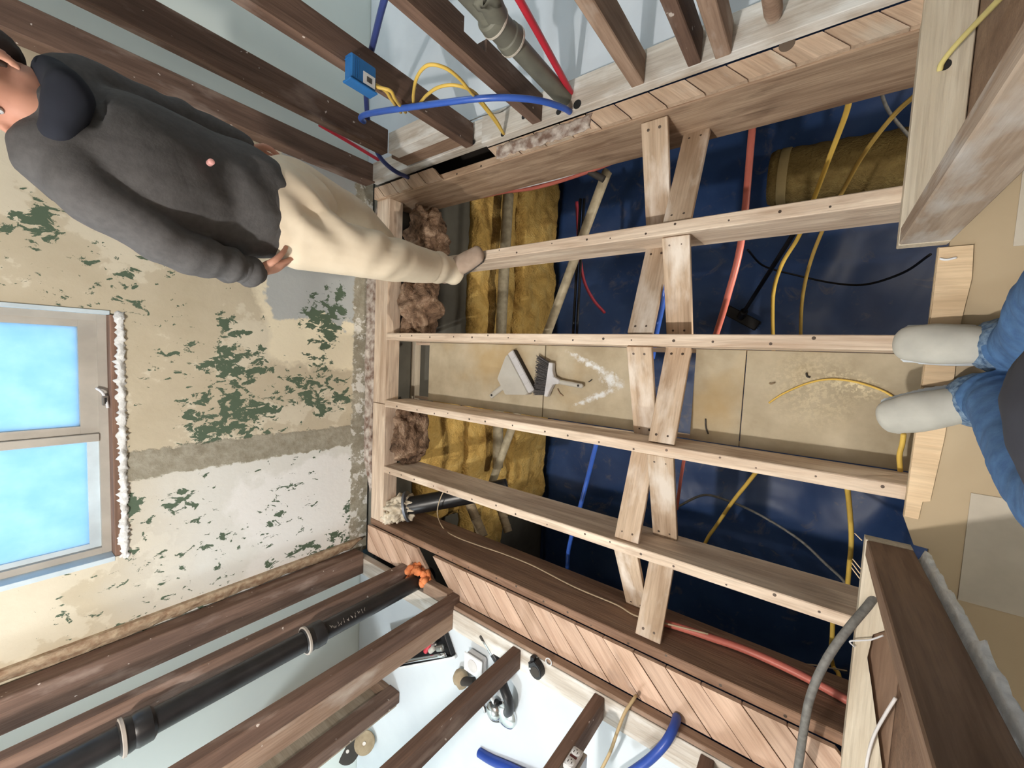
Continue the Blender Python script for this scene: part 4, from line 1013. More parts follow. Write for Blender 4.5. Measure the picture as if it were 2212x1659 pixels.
cable('yellow_cable', [ony(908, 222, -0.96), ony(922, 206, -0.93), ony(945, 190, -0.915), ony(975, 184, -0.91), ony(1005, 190, -0.91), ony(1028, 203, -0.94), ony(1045, 225, -0.955), ony(1073, 262, -0.965), hole + Vector((-0.004, 0.003, 0))], 0.0056, YCABLE, 'lower loop of yellow cable rising over the blue tube', 'cable', 8, 70, yl)
cable('grey_wire', [onz(1000, 268, 0.07), onz(1045, 250, 0.075), ony(1080, 243, -1.03), ony(1100, 230, -1.02), ony(1112, 216, -1.02)], 0.0025, GREYC, 'thin dark wire curling on the grey plate under the yellow loops', 'wire', 6, 30)
for p, r in (((1022, 308), 0.011), ((1086, 290), 0.011), ((1131, 253), 0.010), ((1207, 242), 0.012), ((1247, 226), 0.017)):
    disc('bored_hole', onz(p[0], p[1], PT) - Vector((0, 0, 0.0005)), (0, 0, 1), r, INK, SPR)

# near edge: cables at the door posts
disc('bored_hole', onz(2040, 141, 0.042) - Vector((0, 0, 0.0005)), (0, 0, 1), 0.013, INK, SILLR)
cable('yellow_cable', [onz(2030, 152, 0.043), onz(2034, 138, 0.055), onz(2048, 118, 0.08), onz(2072, 90, 0.12), onz(2105, 55, 0.18), onz(2150, 8, 0.27), onz(2230, -75, 0.42)], 0.0062, plain('pale_yellow_cable', (0.76, 0.66, 0.27), 0.5), 'pale yellow cable coming up through the drilled plate', 'cable', 8, 50)
cable('grey_cable', [onz(1890, 1288, 0.03), onz(1872, 1312, 0.06), onz(1838, 1352, 0.10), onz(1800, 1402, 0.13), onz(1770, 1455, 0.15), onz(1749, 1510, 0.16), onz(1738, 1565, 0.16), onz(1729, 1625, 0.15), onz(1718, 1700, 0.12)], 0.0105, GREYC, 'thick grey cloth cable curving out of the pale plate', 'cable', 12, 70)
cable('white_wire', [onz(1846, 1398, 0.05), onz(1836, 1386, 0.055), onz(1860, 1384, 0.06), onz(1882, 1382, 0.06), onz(1908, 1373, 0.055)], 0.0022, WHITEC, 'bent white wire by the thick grey cable', 'wire', 6, 30)
cable('pink_wire', [onz(1935, 1508, 0.12), onz(1912, 1545, 0.11), onz(1888, 1590, 0.08), onz(1874, 1640, 0.05), onz(1868, 1700, 0.045)], 0.004, PINKW, 'dusty pinkish wire in the bay behind the dark brown door post', 'wire', 6, 30)
for k, (p, q) in enumerate((((1862, 1168), (1846, 1152)), ((1860, 1230), (1842, 1208)), ((1858, 1240), (1840, 1216)), ((1857, 1250), (1839, 1226)))):
    tag(tube('splinter', [onz(*p, -0.004), onz(*q, -0.006)], 0.0016, PLANK, 5, 4), 'wood splinters poking out by the dark brown door post', 'splinter', 'splinters at the door post')
tag(lump('plaster_bit', onz(1849, 455, -0.055) + Vector((0, 0.004, 0)), (0.011, 0.004, 0.009), CRUST, 0.5, 2.5, 3, 1.0), 'white blob of plaster on the worker\'s joist near the grey post', 'plaster')

# ------------------------------------------------------------------ left wall: black drain pipe
def drain():
    a = Vector((1.685, 1.272, -0.05)); d = (ony(296, 1577, 1.283) - Vector((1.685, 1.272, 0.02))).normalized()
    root = empty('drain_pipe', a, 'black cast iron drain pipe rising through orange foam on the left wall', 'pipe')
    keep(turned('pipe', a, d, [(0.042, 0), (0.042, 2.45)], ABS, 32), root)
    for px in ((684, 1386), (292, 1590)):
        q = ony(px[0], px[1], 1.275); t = (q - a).dot(d)
        hb = keep(turned('hub', a + d * t, d, [(0.043, -0.055), (0.054, -0.045), (0.055, -0.01), (0.051, 0.0), (0.054, 0.012), (0.054, 0.03), (0.046, 0.036)], ABS, 32), root)
        keep(turned('hub_rim', a + d * t, d, [(0.0545, 0.020), (0.0585, 0.022), (0.0585, 0.030), (0.047, 0.033)], HUBW, 32), root)
    # faint worn raised lettering along the pipe: only short illegible strokes survive
    bm = bmesh.new(); rnd = random.Random(11)
    fr = Vector((-0.80, -0.60, 0)); sd = d.cross(fr).normalized(); fr = sd.cross(d).normalized()
    base = (ony(790, 1310, 1.24) - a).dot(d)
    for k in range(11):
        for st in range(rnd.choice((2, 2, 3))):
            s0 = rnd.uniform(-0.008, 0.008); t0 = base + k * 0.0175 + rnd.uniform(0, 0.010)
            ang = rnd.choice((0.0, 0.0, 0.6, -0.6))
            p0 = a + d * t0 + fr * 0.0422 + sd * (s0 - 0.006); p1 = p0 + sd * (0.009 * math.cos(ang)) + d * (0.009 * math.sin(ang))
            bm_tube(bm, [p0, p1], 0.0008, 4)
    keep(mesh_obj('lettering', bm, HUBW), root)
    f = empty('spray_foam', a + Vector((0, 0, 0.07)), 'lumpy orange foam around the foot of the black drain pipe', 'foam')
    rnd = random.Random(4); bm = bmesh.new()
    for k in range(80):
        th = rnd.uniform(-0.6, 3.0)
        rr = rnd.uniform(0.054, 0.082); sz = rnd.uniform(0.010, 0.021)
        c = a + Vector((math.cos(th) * rr * 1.1, -math.sin(th) * rr, 0.072 + rnd.uniform(-0.004, 0.040)))
        r_ = bmesh.ops.create_icosphere(bm, subdivisions=2, radius=sz); M = Matrix.Translation(c)
        for v in r_['verts']: v.co = M @ (v.co * (1 + 0.3 * noise.noise(v.co * 90 + c * 50)))
    keep(mesh_obj('foam_lumps', bm, FOAMO, smooth=True), f)
drain()

# ------------------------------------------------------------------ things in the left room
ZF = 0.0185
def toolbox():
    c = [onz(*p, ZF) for p in ((868, 1436), (985, 1413), (988, 1345), (880, 1345))]
    a, b = c[0], c[1]; ax = (b - a).normalized(); up = Vector((-ax.y, ax.x, 0)); L = (b - a).length
    if up.y > 0: up = -up
    root = empty('toolbox', (a + b) / 2, 'open black toolbox full of tools on the white sheet under the doubled studs', 'toolbox')
    M = Matrix((ax, up, Vector((0, 0, 1)))).transposed()
    if M.determinant() < 0: a, b = b, a; ax = -ax; M = Matrix((ax, up, Vector((0, 0, 1)))).transposed()
    M = M.to_4x4(); M.translation = a
    D = 0.19; H = 0.07
    def part(name, lo, hi, m, bev=0.002):
        bm = bmesh.new(); cc = (Vector(lo) + Vector(hi)) / 2; bm_box(bm, Vector(lo) - cc, Vector(hi) - cc, bev)
        o = mesh_obj(name, bm, m); o.matrix_world = M @ Matrix.Translation(cc); return keep(o, root)
    part('tray_floor', (0, 0, 0), (L, D, 0.006), BLACKP)
    part('front_side', (0, 0, 0.006), (L, 0.006, 0.030), BLACKP); part('rear_side', (0, D - 0.006, 0.006), (L, D, H), BLACKP)
    part('end', (0, 0.007, 0.006), (0.006, D - 0.007, H), BLACKP); part('end', (L - 0.006, 0.007, 0.006), (L, D - 0.007, 0.030), BLACKP)
    part('pale_rim', (-0.005, -0.016, 0.0), (L + 0.005, -0.001, 0.018), WHITEP)
    T = lambda x, y, z: M @ Vector((x, y, z))
    def tool(name, pts, r, m, label):
        t = tube(name, [T(*p) for p in pts], r, m, 12, 12); tag(t, label, 'tool', 'tools in the open toolbox')
    tool('screwdriver', [(L - 0.17, 0.060, 0.052), (L - 0.09, 0.105, 0.054)], 0.013, REDPEX, 'red handled tool lying in the open toolbox')
    tool('wrench', [(0.02, 0.024, 0.044), (0.12, 0.030, 0.044), (L - 0.02, 0.024, 0.044)], 0.012, CHROME, 'long shiny tool along the front of the open toolbox')
    tool('socket', [(L - 0.060, 0.062, 0.05), (L - 0.015, 0.060, 0.05)], 0.017, STEEL, 'steel socket in the open toolbox')
    tool('bit_holder', [(L - 0.13, 0.058, 0.05), (L - 0.085, 0.070, 0.05)], 0.015, GREYPL, 'short grey tool in the open toolbox')
    tool('drill_body', [(L - 0.085, 0.115, 0.058), (L - 0.045, 0.15, 0.058)], 0.030, GREYPL, 'grey rounded power tool in the open toolbox')
    tool('pliers', [(L - 0.11, 0.085, 0.05), (L - 0.05, 0.085, 0.058)], 0.006, STEEL, 'steel pliers leaning in the open toolbox')
toolbox()
def tub():
    c = onz(1036, 1426, ZF)
    root = empty('plastic_tub', c, 'small clear plastic tub with a lid on the white sheet', 'tub')
    keep(box('tub_base', c + Vector((-0.055, -0.045, 0)), c + Vector((0.055, 0.045, 0.045)), PINKW, 0.012), root)
    keep(box('lid', c + Vector((-0.058, -0.048, 0.045)), c + Vector((0.058, 0.048, 0.053)), WHITEP, 0.004), root)
    keep(turned('lid_ring', c + Vector((0, 0, 0.053)), (0, 0, 1), [(0.03, 0), (0.03, 0.002), (0.026, 0.003)], PINKW, 24), root)
tub()
def shiny_tube():
    a, b = onz(1047, 1380, 0.05), onz(1078, 1432, 0.05)
    root = empty('flashlight', (a.x, a.y, 0.03), 'slim chrome tube with a dark end lying by the clear tub', 'flashlight')
    keep(tube('barrel', [a, b], 0.017, CHROME, 18, 6), root)
    d = (a - b).normalized(); keep(turned('end_cap', a, d, [(0.018, 0), (0.018, 0.02), (0.014, 0.026)], RUBBER, 18), root)
    keep(turned('tail', b + d * 0.045, -d, [(0.0185, 0), (0.0185, 0.045)], BLACKP, 18), root)
shiny_tube()
def faucet():
    P = lambda x, y, z: onz(960 + x * 0.13264, 1340 + y * 0.13264, z)
    c = P(900, 1300, ZF)
    root = empty('faucet', c, 'chrome and black curved plumbing fitting on the white sheet past the clear tub', 'fitting')
    bs = P(1010, 1520, ZF); keep(turned('chrome_base', bs, (0, 0, 1), [(0.062, 0), (0.062, 0.012), (0.05, 0.02), (0.02, 0.026)], CHROME, 32), root)
    keep(tube('black_spout', [P(940, 1010, 0.06), P(985, 1150, 0.075), P(1040, 1300, 0.08), P(1060, 1450, 0.06), P(1030, 1500, 0.03)], 0.022, BLACKP, 16, 30), root)
    keep(tube('curved_arm', [P(850, 1330, 0.05), P(740, 1480, 0.03), P(800, 1600, 0.025), P(930, 1610, 0.025), P(985, 1560, 0.03)], 0.013, BLACKP, 12, 30), root)
    keep(turned('chrome_dome', P(840, 1440, ZF), (0, 0, 1), [(0.048, 0), (0.046, 0.018), (0.034, 0.034), (0.012, 0.042)], CHROME, 28), root)
    keep(tube('chrome_rod', [P(600, 1310, 0.022), P(650, 1420, 0.022), P(665, 1495, 0.022)], 0.009, CHROME, 12, 12), root)
    keep(tube('black_lever', [P(690, 1455, 0.03), P(820, 1350, 0.04)], 0.012, BLACKP, 12, 6), root)
    keep(tube('bright_lever', [P(710, 1180, 0.06), P(760, 1240, 0.055), P(820, 1345, 0.05)], 0.010, WHITEP, 12, 10), root)
    c2 = P(340, 890, ZF)
    r2 = empty('valve', c2, 'brown bronze valve body with chrome ends on the white sheet, left of the leaning stud', 'valve')
    keep(lump('valve_body', c2 + Vector((0, 0, 0.034)), (0.042, 0.046, 0.033), WRAP, 0.18, 2, 3, 2.0), r2)
    keep(tube('stem', [c2 + Vector((-0.02, 0, 0.04)), c2 + Vector((-0.05, -0.02, 0.045)), c2 + Vector((-0.09, -0.03, 0.03))], 0.02, RUBBER, 14, 12), r2)
    e = P(270, 1040, 0.03); keep(tube('chrome_end', [c2 + Vector((0, 0.02, 0.03)), e], 0.022, CHROME, 16, 6), r2)
faucet()
def tape():
    c = onz(1164, 1440, PT)
    root = empty('tape_measure', c, 'black tape measure lying on the whitened plate of the left wall', 'tape measure')
    d = (onz(1168, 1452, PT) - onz(1156, 1422, PT)).normalized(); s = Vector((-d.y, d.x, 0))
    bm = bmesh.new(); n = 22; pts = []
    for k in range(n):
        th = 2 * PI * k / n; x = math.cos(th) * 0.038; y = math.sin(th) * 0.031
        if x < -0.012: x = max(x, -0.034); y = math.copysign(max(abs(y), 0.020 if x < -0.03 else abs(y)), y)
        pts.append((x, y))
    lo = [bm.verts.new(c + d * x + s * y) for x, y in pts]; hi = [bm.verts.new(c + d * x + s * y + Vector((0, 0, 0.034))) for x, y in pts]
    bm.faces.new(lo[::-1]); bm.faces.new(hi)
    for k in range(n): bm.faces.new((lo[k], lo[(k + 1) % n], hi[(k + 1) % n], hi[k]))
    bmesh.ops.recalc_face_normals(bm, faces=bm.faces[:]); bmesh.ops.bevel(bm, geom=bm.edges[:], offset=0.003, segments=2, affect='EDGES')
    keep(mesh_obj('case', bm, BLACKP), root)
    keep(turned('side_disc', c + d * 0.004 + Vector((0, 0, 0.0335)), (0, 0, 1), [(0.022, 0), (0.022, 0.0015), (0.019, 0.002)], RUBBER, 24), root)
    keep(turned('white_dot', c - d * 0.012 - s * 0.02 + Vector((0, 0, 0.0335)), (0, 0, 1), [(0.0045, 0), (0.004, 0.002)], WHITEP, 12), root)
    keep(box('mouth', c - d * 0.040 + Vector((-0.012, -0.012, 0.006)), c - d * 0.034 + Vector((0.012, 0.012, 0.026)), BLACKP, 0.002), root)
    r2 = onz(1186, 1429, PT)
    bm = bmesh.new(); bm_tube(bm, [r2 + Vector((0.014 * math.cos(t), 0.014 * math.sin(t), 0.003)) for t in [2 * PI * k / 24 for k in range(25)]], 0.0025, 8)
    o = mesh_obj('ring', bm, WHITEP, smooth=True); tag(o, 'small white ring beside the black tape measure', 'ring')
tape()
for k, (px, rr, nm) in enumerate((((773, 1605), 0.072, 'closer to the dark post'), ((797, 1592), 0.062, 'farther from the window wall'))):
    c = onz(*px, ZF) if k == 0 else onz(806, 1590, ZF)
    root = empty('wheel', c, ('grey caster wheel in front on the white sheet beyond the dark post' if k == 0 else 'olive caster wheel behind the grey one beyond the dark post'), 'wheel', 'caster wheels')
    d = Vector((-0.55, -0.50, 0.62)).normalized(); cc = c + Vector((0, 0, rr * 0.98))
    keep(turned('tyre', cc - d * 0.012, d, [(rr - 0.02, 0), (rr, 0.004), (rr, 0.020), (rr - 0.02, 0.024)], RUBBER if k == 0 else WRAP, 30), root)
    keep(turned('hub', cc - d * 0.014, d, [(rr * 0.62, 0), (rr * 0.62, 0.002), (rr * 0.2, 0.006), (0.01, 0.03)], STEEL, 24), root)
cable('blue_tube', [onz(1036, 1626, 0.03), onz(1062, 1642, 0.035), onz(1110, 1664, 0.04), onz(1180, 1700, 0.05)], 0.021, plain('deep_blue_tube', (0.02, 0.06, 0.33), 0.35), 'thick dark blue tube end lying on the white sheet', 'tube', 16)
cable('blue_tube', [(onz(1462, 1550, 0.03)), onz(1459, 1562, 0.06), onz(1450, 1584, 0.10), onz(1432, 1612, 0.13), onz(1402, 1642, 0.15), onz(1360, 1672, 0.16), onz(1310, 1705, 0.16)], 0.0155, plain('navy_blue_tube', (0.03, 0.075, 0.36), 0.35), 'bent blue tube coming up through the whitened plate', 'tube', 16)
cable('tan_cable', [onz(1374, 1503, 0.05), onz(1368, 1512, 0.07), onz(1350, 1540, 0.10), onz(1334, 1580, 0.12), onz(1318, 1625, 0.13), onz(1298, 1665, 0.14), onz(1270, 1720, 0.14)], 0.0062, plain('old_tan_cable', (0.50, 0.37, 0.20), 0.6), 'old tan cable curving up out of the whitened plate', 'cable', 8)
def outlet():
    c = ony(1236, 1640, 1.295)
    root = empty('outlet', c, 'white double outlet in a steel box on the reddish stud', 'outlet')
    z0, z1 = c.z - 0.052, c.z + 0.052; x1 = 0.561; x0 = x1 - 0.052
    keep(box('steel_box', (x0, 1.302, z0), (x1, 1.365, z1), STEEL, 0.002), root)
    dv = keep(box('device', (x0 + 0.009, 1.285, z0 + 0.012), (x1 - 0.009, 1.3015, z1 - 0.012), WHITEP, 0.004), root)
    for zc_ in (c.z - 0.020, c.z + 0.020):
        f = keep(turned('receptacle', (x0 + 0.026, 1.2855, zc_), (0, -1, 0), [(0.0150, 0), (0.0150, 0.002), (0.0135, 0.003)], WHITEP, 24), root)
        for dx in (-0.006, 0.006):
            keep(box('slot', (x0 + 0.026 + dx - 0.001, 1.2818, zc_), (x0 + 0.026 + dx + 0.001, 1.2828, zc_ + 0.008), INK), f)
        keep(turned('ground_slot', (x0 + 0.026, 1.2828, zc_ - 0.006), (0, -1, 0), [(0.002, 0), (0.002, 0.001)], INK, 10), f)
    keep(box('centre_band', (x0 + 0.014, 1.2836, c.z - 0.004), (x1 - 0.014, 1.2852, c.z + 0.004), plain('dark_red_plastic', (0.10, 0.03, 0.03), 0.5)), dv)
    keep(tube('screw', [(x0 - 0.001, 1.33, z1 - 0.01), (x0 - 0.03, 1.325, z1 - 0.012)], 0.002, STEEL, 6, 4), root)
    keep(box('nail_bracket', (x0 - 0.01, 1.30, z1 - 0.035), (x0 - 0.001, 1.304, z1 - 0.002), STEEL, 0.001), root)
outlet()

# ------------------------------------------------------------------ people
def catm(pts, rad, n):
    """smooth path with radii carried along"""
    P = [Vector(p) for p in pts]; m = len(P); out = []; orr = []
    R = [(r, r) if not isinstance(r, (tuple, list)) else tuple(r) for r in rad]
    ext = [P[0] * 2 - P[1]] + P + [P[-1] * 2 - P[-2]]; er = [R[0]] + R + [R[-1]]
    per = max(2, n // (m - 1))
    def cr(a, b, c, d, t): return 0.5 * ((2 * b) + (c - a) * t + (2 * a - 5 * b + 4 * c - d) * t * t + (3 * b - a - 3 * c + d) * t ** 3)
    for i in range(m - 1):
        for k in range(per):
            t = k / per
            out.append(cr(ext[i], ext[i + 1], ext[i + 2], ext[i + 3], t))
            orr.append(tuple(max(0.004, cr(er[i][q], er[i + 1][q], er[i + 2][q], er[i + 3][q], t)) for q in (0, 1)))
    out.append(P[-1]); orr.append(R[-1]); return out, orr
def organic(name, tubes, mat, voxel, parent=None, smooth=4, balls=(), wrinkle=None, extra=None):
    """one continuous surface: the union of tapered limbs, re-skinned and smoothed"""
    bm = bmesh.new()
    for pts, rad, up in tubes:
        p, r = catm(pts, rad, 20); bm_tube(bm, p, r, 20, up, 'round')
    for c, r in balls:
        q = bmesh.ops.create_icosphere(bm, subdivisions=3, radius=1.0)
        for v in q['verts']: v.co = Vector((v.co.x * r[0], v.co.y * r[1], v.co.z * r[2])) + Vector(c)
    if extra: extra(bm)
    bmesh.ops.recalc_face_normals(bm, faces=bm.faces[:])
    me = bpy.data.meshes.new(name + '_src'); bm.to_mesh(me); bm.free()
    o = bpy.data.objects.new(name, me); COL.objects.link(o)
    md = o.modifiers.new('skin', 'REMESH'); md.mode = 'VOXEL'; md.voxel_size = voxel; md.use_smooth_shade = True
    if smooth:
        sm = o.modifiers.new('smooth', 'SMOOTH'); sm.factor = 0.5; sm.iterations = smooth
    dg = bpy.context.evaluated_depsgraph_get(); dg.update()
    new = bpy.data.meshes.new_from_object(o.evaluated_get(dg)); o.modifiers.clear()
    o.data = new; bpy.data.meshes.remove(me); new.name = name
    new.materials.clear(); new.materials.append(mat)
    for p in new.polygons: p.use_smooth = True
    if wrinkle:
        new.update(); nr = [v.normal.copy() for v in new.vertices]
        for v, nn in zip(new.vertices, nr): v.co += nn * wrinkle(v.co)
        new.update()
    if parent: keep(o, parent)
    return o
def hand_tubes(w, d, pn, side, curl=0.5, s=1.0):
    """wrist point, pointing direction, palm normal, direction of the thumb side"""
    d = Vector(d).normalized(); side = Vector(side); side = (side - d * side.dot(d)).normalized(); pn = Vector(pn); pn = (pn - d * pn.dot(d) - side * pn.dot(side)).normalized()
    w = Vector(w); out = [([w - d * 0.03 * s, w + d * 0.03 * s, w + d * 0.082 * s], [(0.027 * s, 0.019 * s), (0.037 * s, 0.016 * s), (0.041 * s, 0.013 * s)], pn)]
    for k, (off, L) in enumerate(((0.030, 0.072), (0.010, 0.080), (-0.010, 0.075), (-0.029, 0.058))):
        b = w + d * 0.080 * s + side * off * s; c = curl * (0.9 + 0.12 * k)
        pts = [b]; a = 0
        for f in (0.45, 0.32, 0.23):
            a += c * 0.75; b = b + (d * math.cos(a) + pn * math.sin(a)) * (L * f * s); pts.append(b)
        out.append((pts, [0.0092 * s, 0.0086 * s, 0.0078 * s, 0.0068 * s], pn))
    b = w + d * 0.022 * s + side * 0.030 * s
    out.append(([b, b + (d * 0.6 + side * 0.75) * 0.032 * s, b + (d * 1.0 + side * 0.65 + pn * 0.3) * 0.052 * s, b + (d * 1.35 + side * 0.5 + pn * 0.6) * 0.060 * s], [0.013 * s, 0.0112 * s, 0.0095 * s, 0.008 * s], pn))
    return out
def head_parts(c, f, up, s=1.0):
    """skull, jaw, nose, ears for a head centred at c looking along f"""
    f = Vector(f).normalized(); up = Vector(up).normalized(); l = up.cross(f).normalized()
    t = []
    t.append(([c - f * 0.035 * s + up * 0.03 * s, c + f * 0.02 * s + up * 0.035 * s], [(0.073 * s, 0.085 * s), (0.068 * s, 0.078 * s)], up))
    t.append(([c + up * 0.05 * s + f * 0.02 * s, c - up * 0.03 * s + f * 0.035 * s, c - up * 0.098 * s + f * 0.052 * s], [(0.062 * s, 0.066 * s), (0.058 * s, 0.052 * s), (0.026 * s, 0.024 * s)], f))
    t.append(([c + up * 0.018 * s + f * 0.092 * s, c - up * 0.008 * s + f * 0.104 * s, c - up * 0.026 * s + f * 0.110 * s], [0.007 * s, 0.010 * s, 0.014 * s], f))
    for sg in (-1, 1):
        e = c + l * (0.072 * sg * s) - f * 0.012 * s - up * 0.004 * s
        t.append(([e + up * 0.028 * s - f * 0.006 * s + l * 0.008 * sg * s, e - f * 0.010 * s + l * 0.012 * sg * s, e - up * 0.030 * s + l * 0.004 * sg * s], [(0.014 * s, 0.006 * s), (0.015 * s, 0.006 * s), (0.009 * s, 0.006 * s)], l))
        t.append(([c + up * 0.026 * s + f * 0.084 * s + l * (0.016 * sg * s), c + up * 0.027 * s + f * 0.078 * s + l * (0.045 * sg * s)], [0.010 * s, 0.009 * s], up))
    t.append(([c - up * 0.052 * s + f * 0.088 * s - l * 0.020 * s, c - up * 0.052 * s + f * 0.094 * s, c - up * 0.052 * s + f * 0.088 * s + l * 0.020 * s], [0.007 * s, 0.009 * s, 0.007 * s], up))
    return t, l
def eyes_mouth(root, c, f, up, l, s=1.0):
    for sg in (-1, 1):
        e = c + up * 0.012 * s + f * 0.083 * s + l * (0.031 * sg * s)
        keep(turned('eye', e, f, [(0.011 * s, -0.004), (0.0105 * s, 0.001), (0.006 * s, 0.004), (0.002, 0.005)], WHITEP, 14), root)
        keep(turned('iris', e + f * 0.0042, f, [(0.005 * s, -0.001), (0.0045 * s, 0.0012)], HAIR, 12), root)
        keep(tube('eyebrow', [e + up * 0.018 * s - l * 0.014 * sg * s, e + up * 0.022 * s, e + up * 0.016 * s + l * 0.016 * sg * s], 0.003 * s, HAIR, 6, 8), root)
def fold(c, scale, amp, seed=0.0, st=(1, 1, 1)):
    q = Vector((c.x * st[0], c.y * st[1], c.z * st[2])) * scale + Vector((seed, seed, seed))
    return amp * (1 - 2 * abs(noise.noise(q))) * 0.5 + amp * 0.4 * noise.noise(q * 2.3)

def worker():
    F = Vector((-0.92, -0.38, 0)).normalized(); Lf = Vector((-F.y, F.x, 0)); U = Vector((0, 0, 1))
    foot_l = Vector((1.42, -0.452, 0)); foot_r = Vector((1.745, -0.482, 0))
    pelv = Vector((1.545, -0.475, 0.855)); chest = Vector((1.50, -0.468, 1.215)); neck = onx(98, 248, 1.51)
    hipL = Vector((1.50, -0.385, 0.80)); hipR = Vector((1.60, -0.575, 0.79))
    kneeL = Vector((1.425, -0.365, 0.52)); kneeR = Vector((1.715, -0.585, 0.46))
    ankL = Vector((1.487, -0.405, 0.100)); ankR = Vector((1.838, -0.478, 0.100))
    shL = Vector((1.420, -0.345, 1.330)); shR = Vector((1.585, -0.640, 1.325))
    elL = Vector((1.405, -0.250, 1.17)); wrL = Vector((1.455, -0.228, 0.965))
    elR = Vector((1.645, -0.685, 1.10)); wrR = Vector((1.67, -0.690, 0.915))
    root = empty('person', (1.56, -0.455, 0), 'worker in a charcoal hooded top and khaki trousers standing on a floor joist', 'person')
    head = onx(-14, 182, 1.525); HF = Vector((-0.22, 0.95, -0.14)).normalized(); HU = Vector((-0.02, -0.03, 1)).normalized()
    ht, hl = head_parts(head, HF, HU)
    tubes = ht + [([neck - U * 0.06, neck + U * 0.03, head - HU * 0.05 - HF * 0.01], [(0.062, 0.062), (0.055, 0.056), (0.056, 0.060)], F),
        ([pelv, (pelv + chest) / 2, chest, neck - U * 0.02], [(0.135, 0.095), (0.13, 0.085), (0.15, 0.095), (0.06, 0.055)], F),
        ([chest + U * 0.10, shL], [0.06, 0.052], F), ([chest + U * 0.10, shR], [0.06, 0.052], F),
        ([shL, elL, wrL], [0.046, 0.036, 0.026], F), ([shR, elR, wrR], [0.046, 0.036, 0.026], F),
        ([hipL, kneeL, ankL], [0.075, 0.052, 0.036], F), ([hipR, kneeR, ankR], [0.075, 0.052, 0.036], F),
        ([ankL, ankL - U * 0.05, ankL + F * 0.08 - U * 0.06], [0.034, 0.036, 0.026], U), ([ankR, ankR - U * 0.05, ankR - F * 0.01 - U * 0.06], [0.034, 0.036, 0.026], U)]
    tubes += hand_tubes(wrL + Vector((0.006, -0.006, -0.016)), Vector((0.15, -0.36, -0.92)), Lf, F, 0.25)
    tubes += hand_tubes(wrR + Vector((0.004, 0.006, -0.016)), Vector((0.0, 0.14, -1)), -Lf, F, 0.7)
    body = organic('body', tubes, SKIN, 0.0065, root, 3)
    eyes_mouth(root, head, HF, HU, hl)
    # hair cap with a short nape and sideburns
    def cut(bm): pass
    hb = head + HU * 0.034 - HF * 0.022
    hair = organic('hair', [([hb - HF * 0.055 - HU * 0.01, hb - HF * 0.052 - HU * 0.070], [(0.058, 0.036), (0.045, 0.022)], HF), ([hb - HF * 0.045 - HU * 0.035, hb + HU * 0.012, hb + HF * 0.055 + HU * 0.018], [(0.070, 0.060), (0.081, 0.078), (0.068, 0.055)], HU),
        ([hb + hl * 0.066 + HF * 0.020, hb + hl * 0.074 + HF * 0.014 - HU * 0.050], [(0.014, 0.010), (0.008, 0.005)], hl), ([hb - hl * 0.066 + HF * 0.020, hb - hl * 0.074 + HF * 0.014 - HU * 0.050], [(0.014, 0.010), (0.008, 0.005)], hl)],
        HAIR, 0.007, root, 2, wrinkle=lambda c: fold(c, 38, 0.004, 2.0))
    # hooded top: body, sleeves and the hood lying on the shoulders
    hem = pelv + U * 0.035 - F * 0.01
    def hw(c):
        a = 0.010 if c.z < 1.0 else 0.006
        d = fold(c, 5.0, a, 1.0, (1, 1, 0.8))
        q = (c - (chest + U * 0.0)).dot(Lf)
        if c.z < 0.90: d += 0.002 * math.sin(math.atan2((c - hem).dot(F), (c - hem).dot(Lf)) * 9)
        for q, rr, am, fr, ax in ((wrL + Vector((0, 0, 0.04)), 0.13, 0.010, 95, (elL - wrL).normalized()), (elL, 0.10, 0.007, 70, (shL - wrL).normalized()),
                                  (pelv + F * 0.13 + U * 0.14, 0.20, 0.007, 48, Vector((0, 0.55, 0.83))), (elR, 0.12, 0.008, 70, (shR - wrR).normalized())):
            k = (c - q).length
            if k < rr: d += am * math.sin(c.dot(ax) * fr) * (1 - k / rr)
        return d
    top = [([hem - U * 0.005, hem + U * 0.05, hem + U * 0.16 - F * 0.010, chest - F * 0.010, chest + U * 0.10 - F * 0.010, neck - U * 0.035], [(0.182, 0.135), (0.195, 0.145), (0.198, 0.148), (0.196, 0.142), (0.165, 0.112), (0.080, 0.075)], F),
        ([chest + U * 0.10, shL, shL.lerp(elL, 0.5), elL, elL.lerp(wrL, 0.55), wrL], [0.08, 0.066, 0.060, 0.057, 0.052, 0.044], F),
        ([chest + U * 0.09, shR, shR.lerp(elR, 0.5), elR, elR.lerp(wrR, 0.55), wrR], [0.085, 0.072, 0.060, 0.054, 0.050, 0.042], F)]
    hoodie = organic('hooded_top', top, HOODIE, 0.009, root, 4, wrinkle=hw)
    cuff = organic('cuff', [([wrL + (elL - wrL).normalized() * 0.03, wrL - (elL - wrL).normalized() * 0.012], [0.045, 0.037], F)], HOODIE, 0.006, root, 2)
    cuff2 = organic('cuff', [([wrR + (elR - wrR).normalized() * 0.03, wrR - (elR - wrR).normalized() * 0.012], [0.042, 0.035], F)], HOODIE, 0.006, root, 2)
    hp = []
    for k in range(13):
        th = PI * (0.10 + 0.80 * k / 12) + PI
        hp.append(neck + Lf * (0.085 * math.cos(th)) + F * (0.070 * math.sin(th) + 0.005) + U * (-0.03 + 0.028 * math.sin(th) * -1))
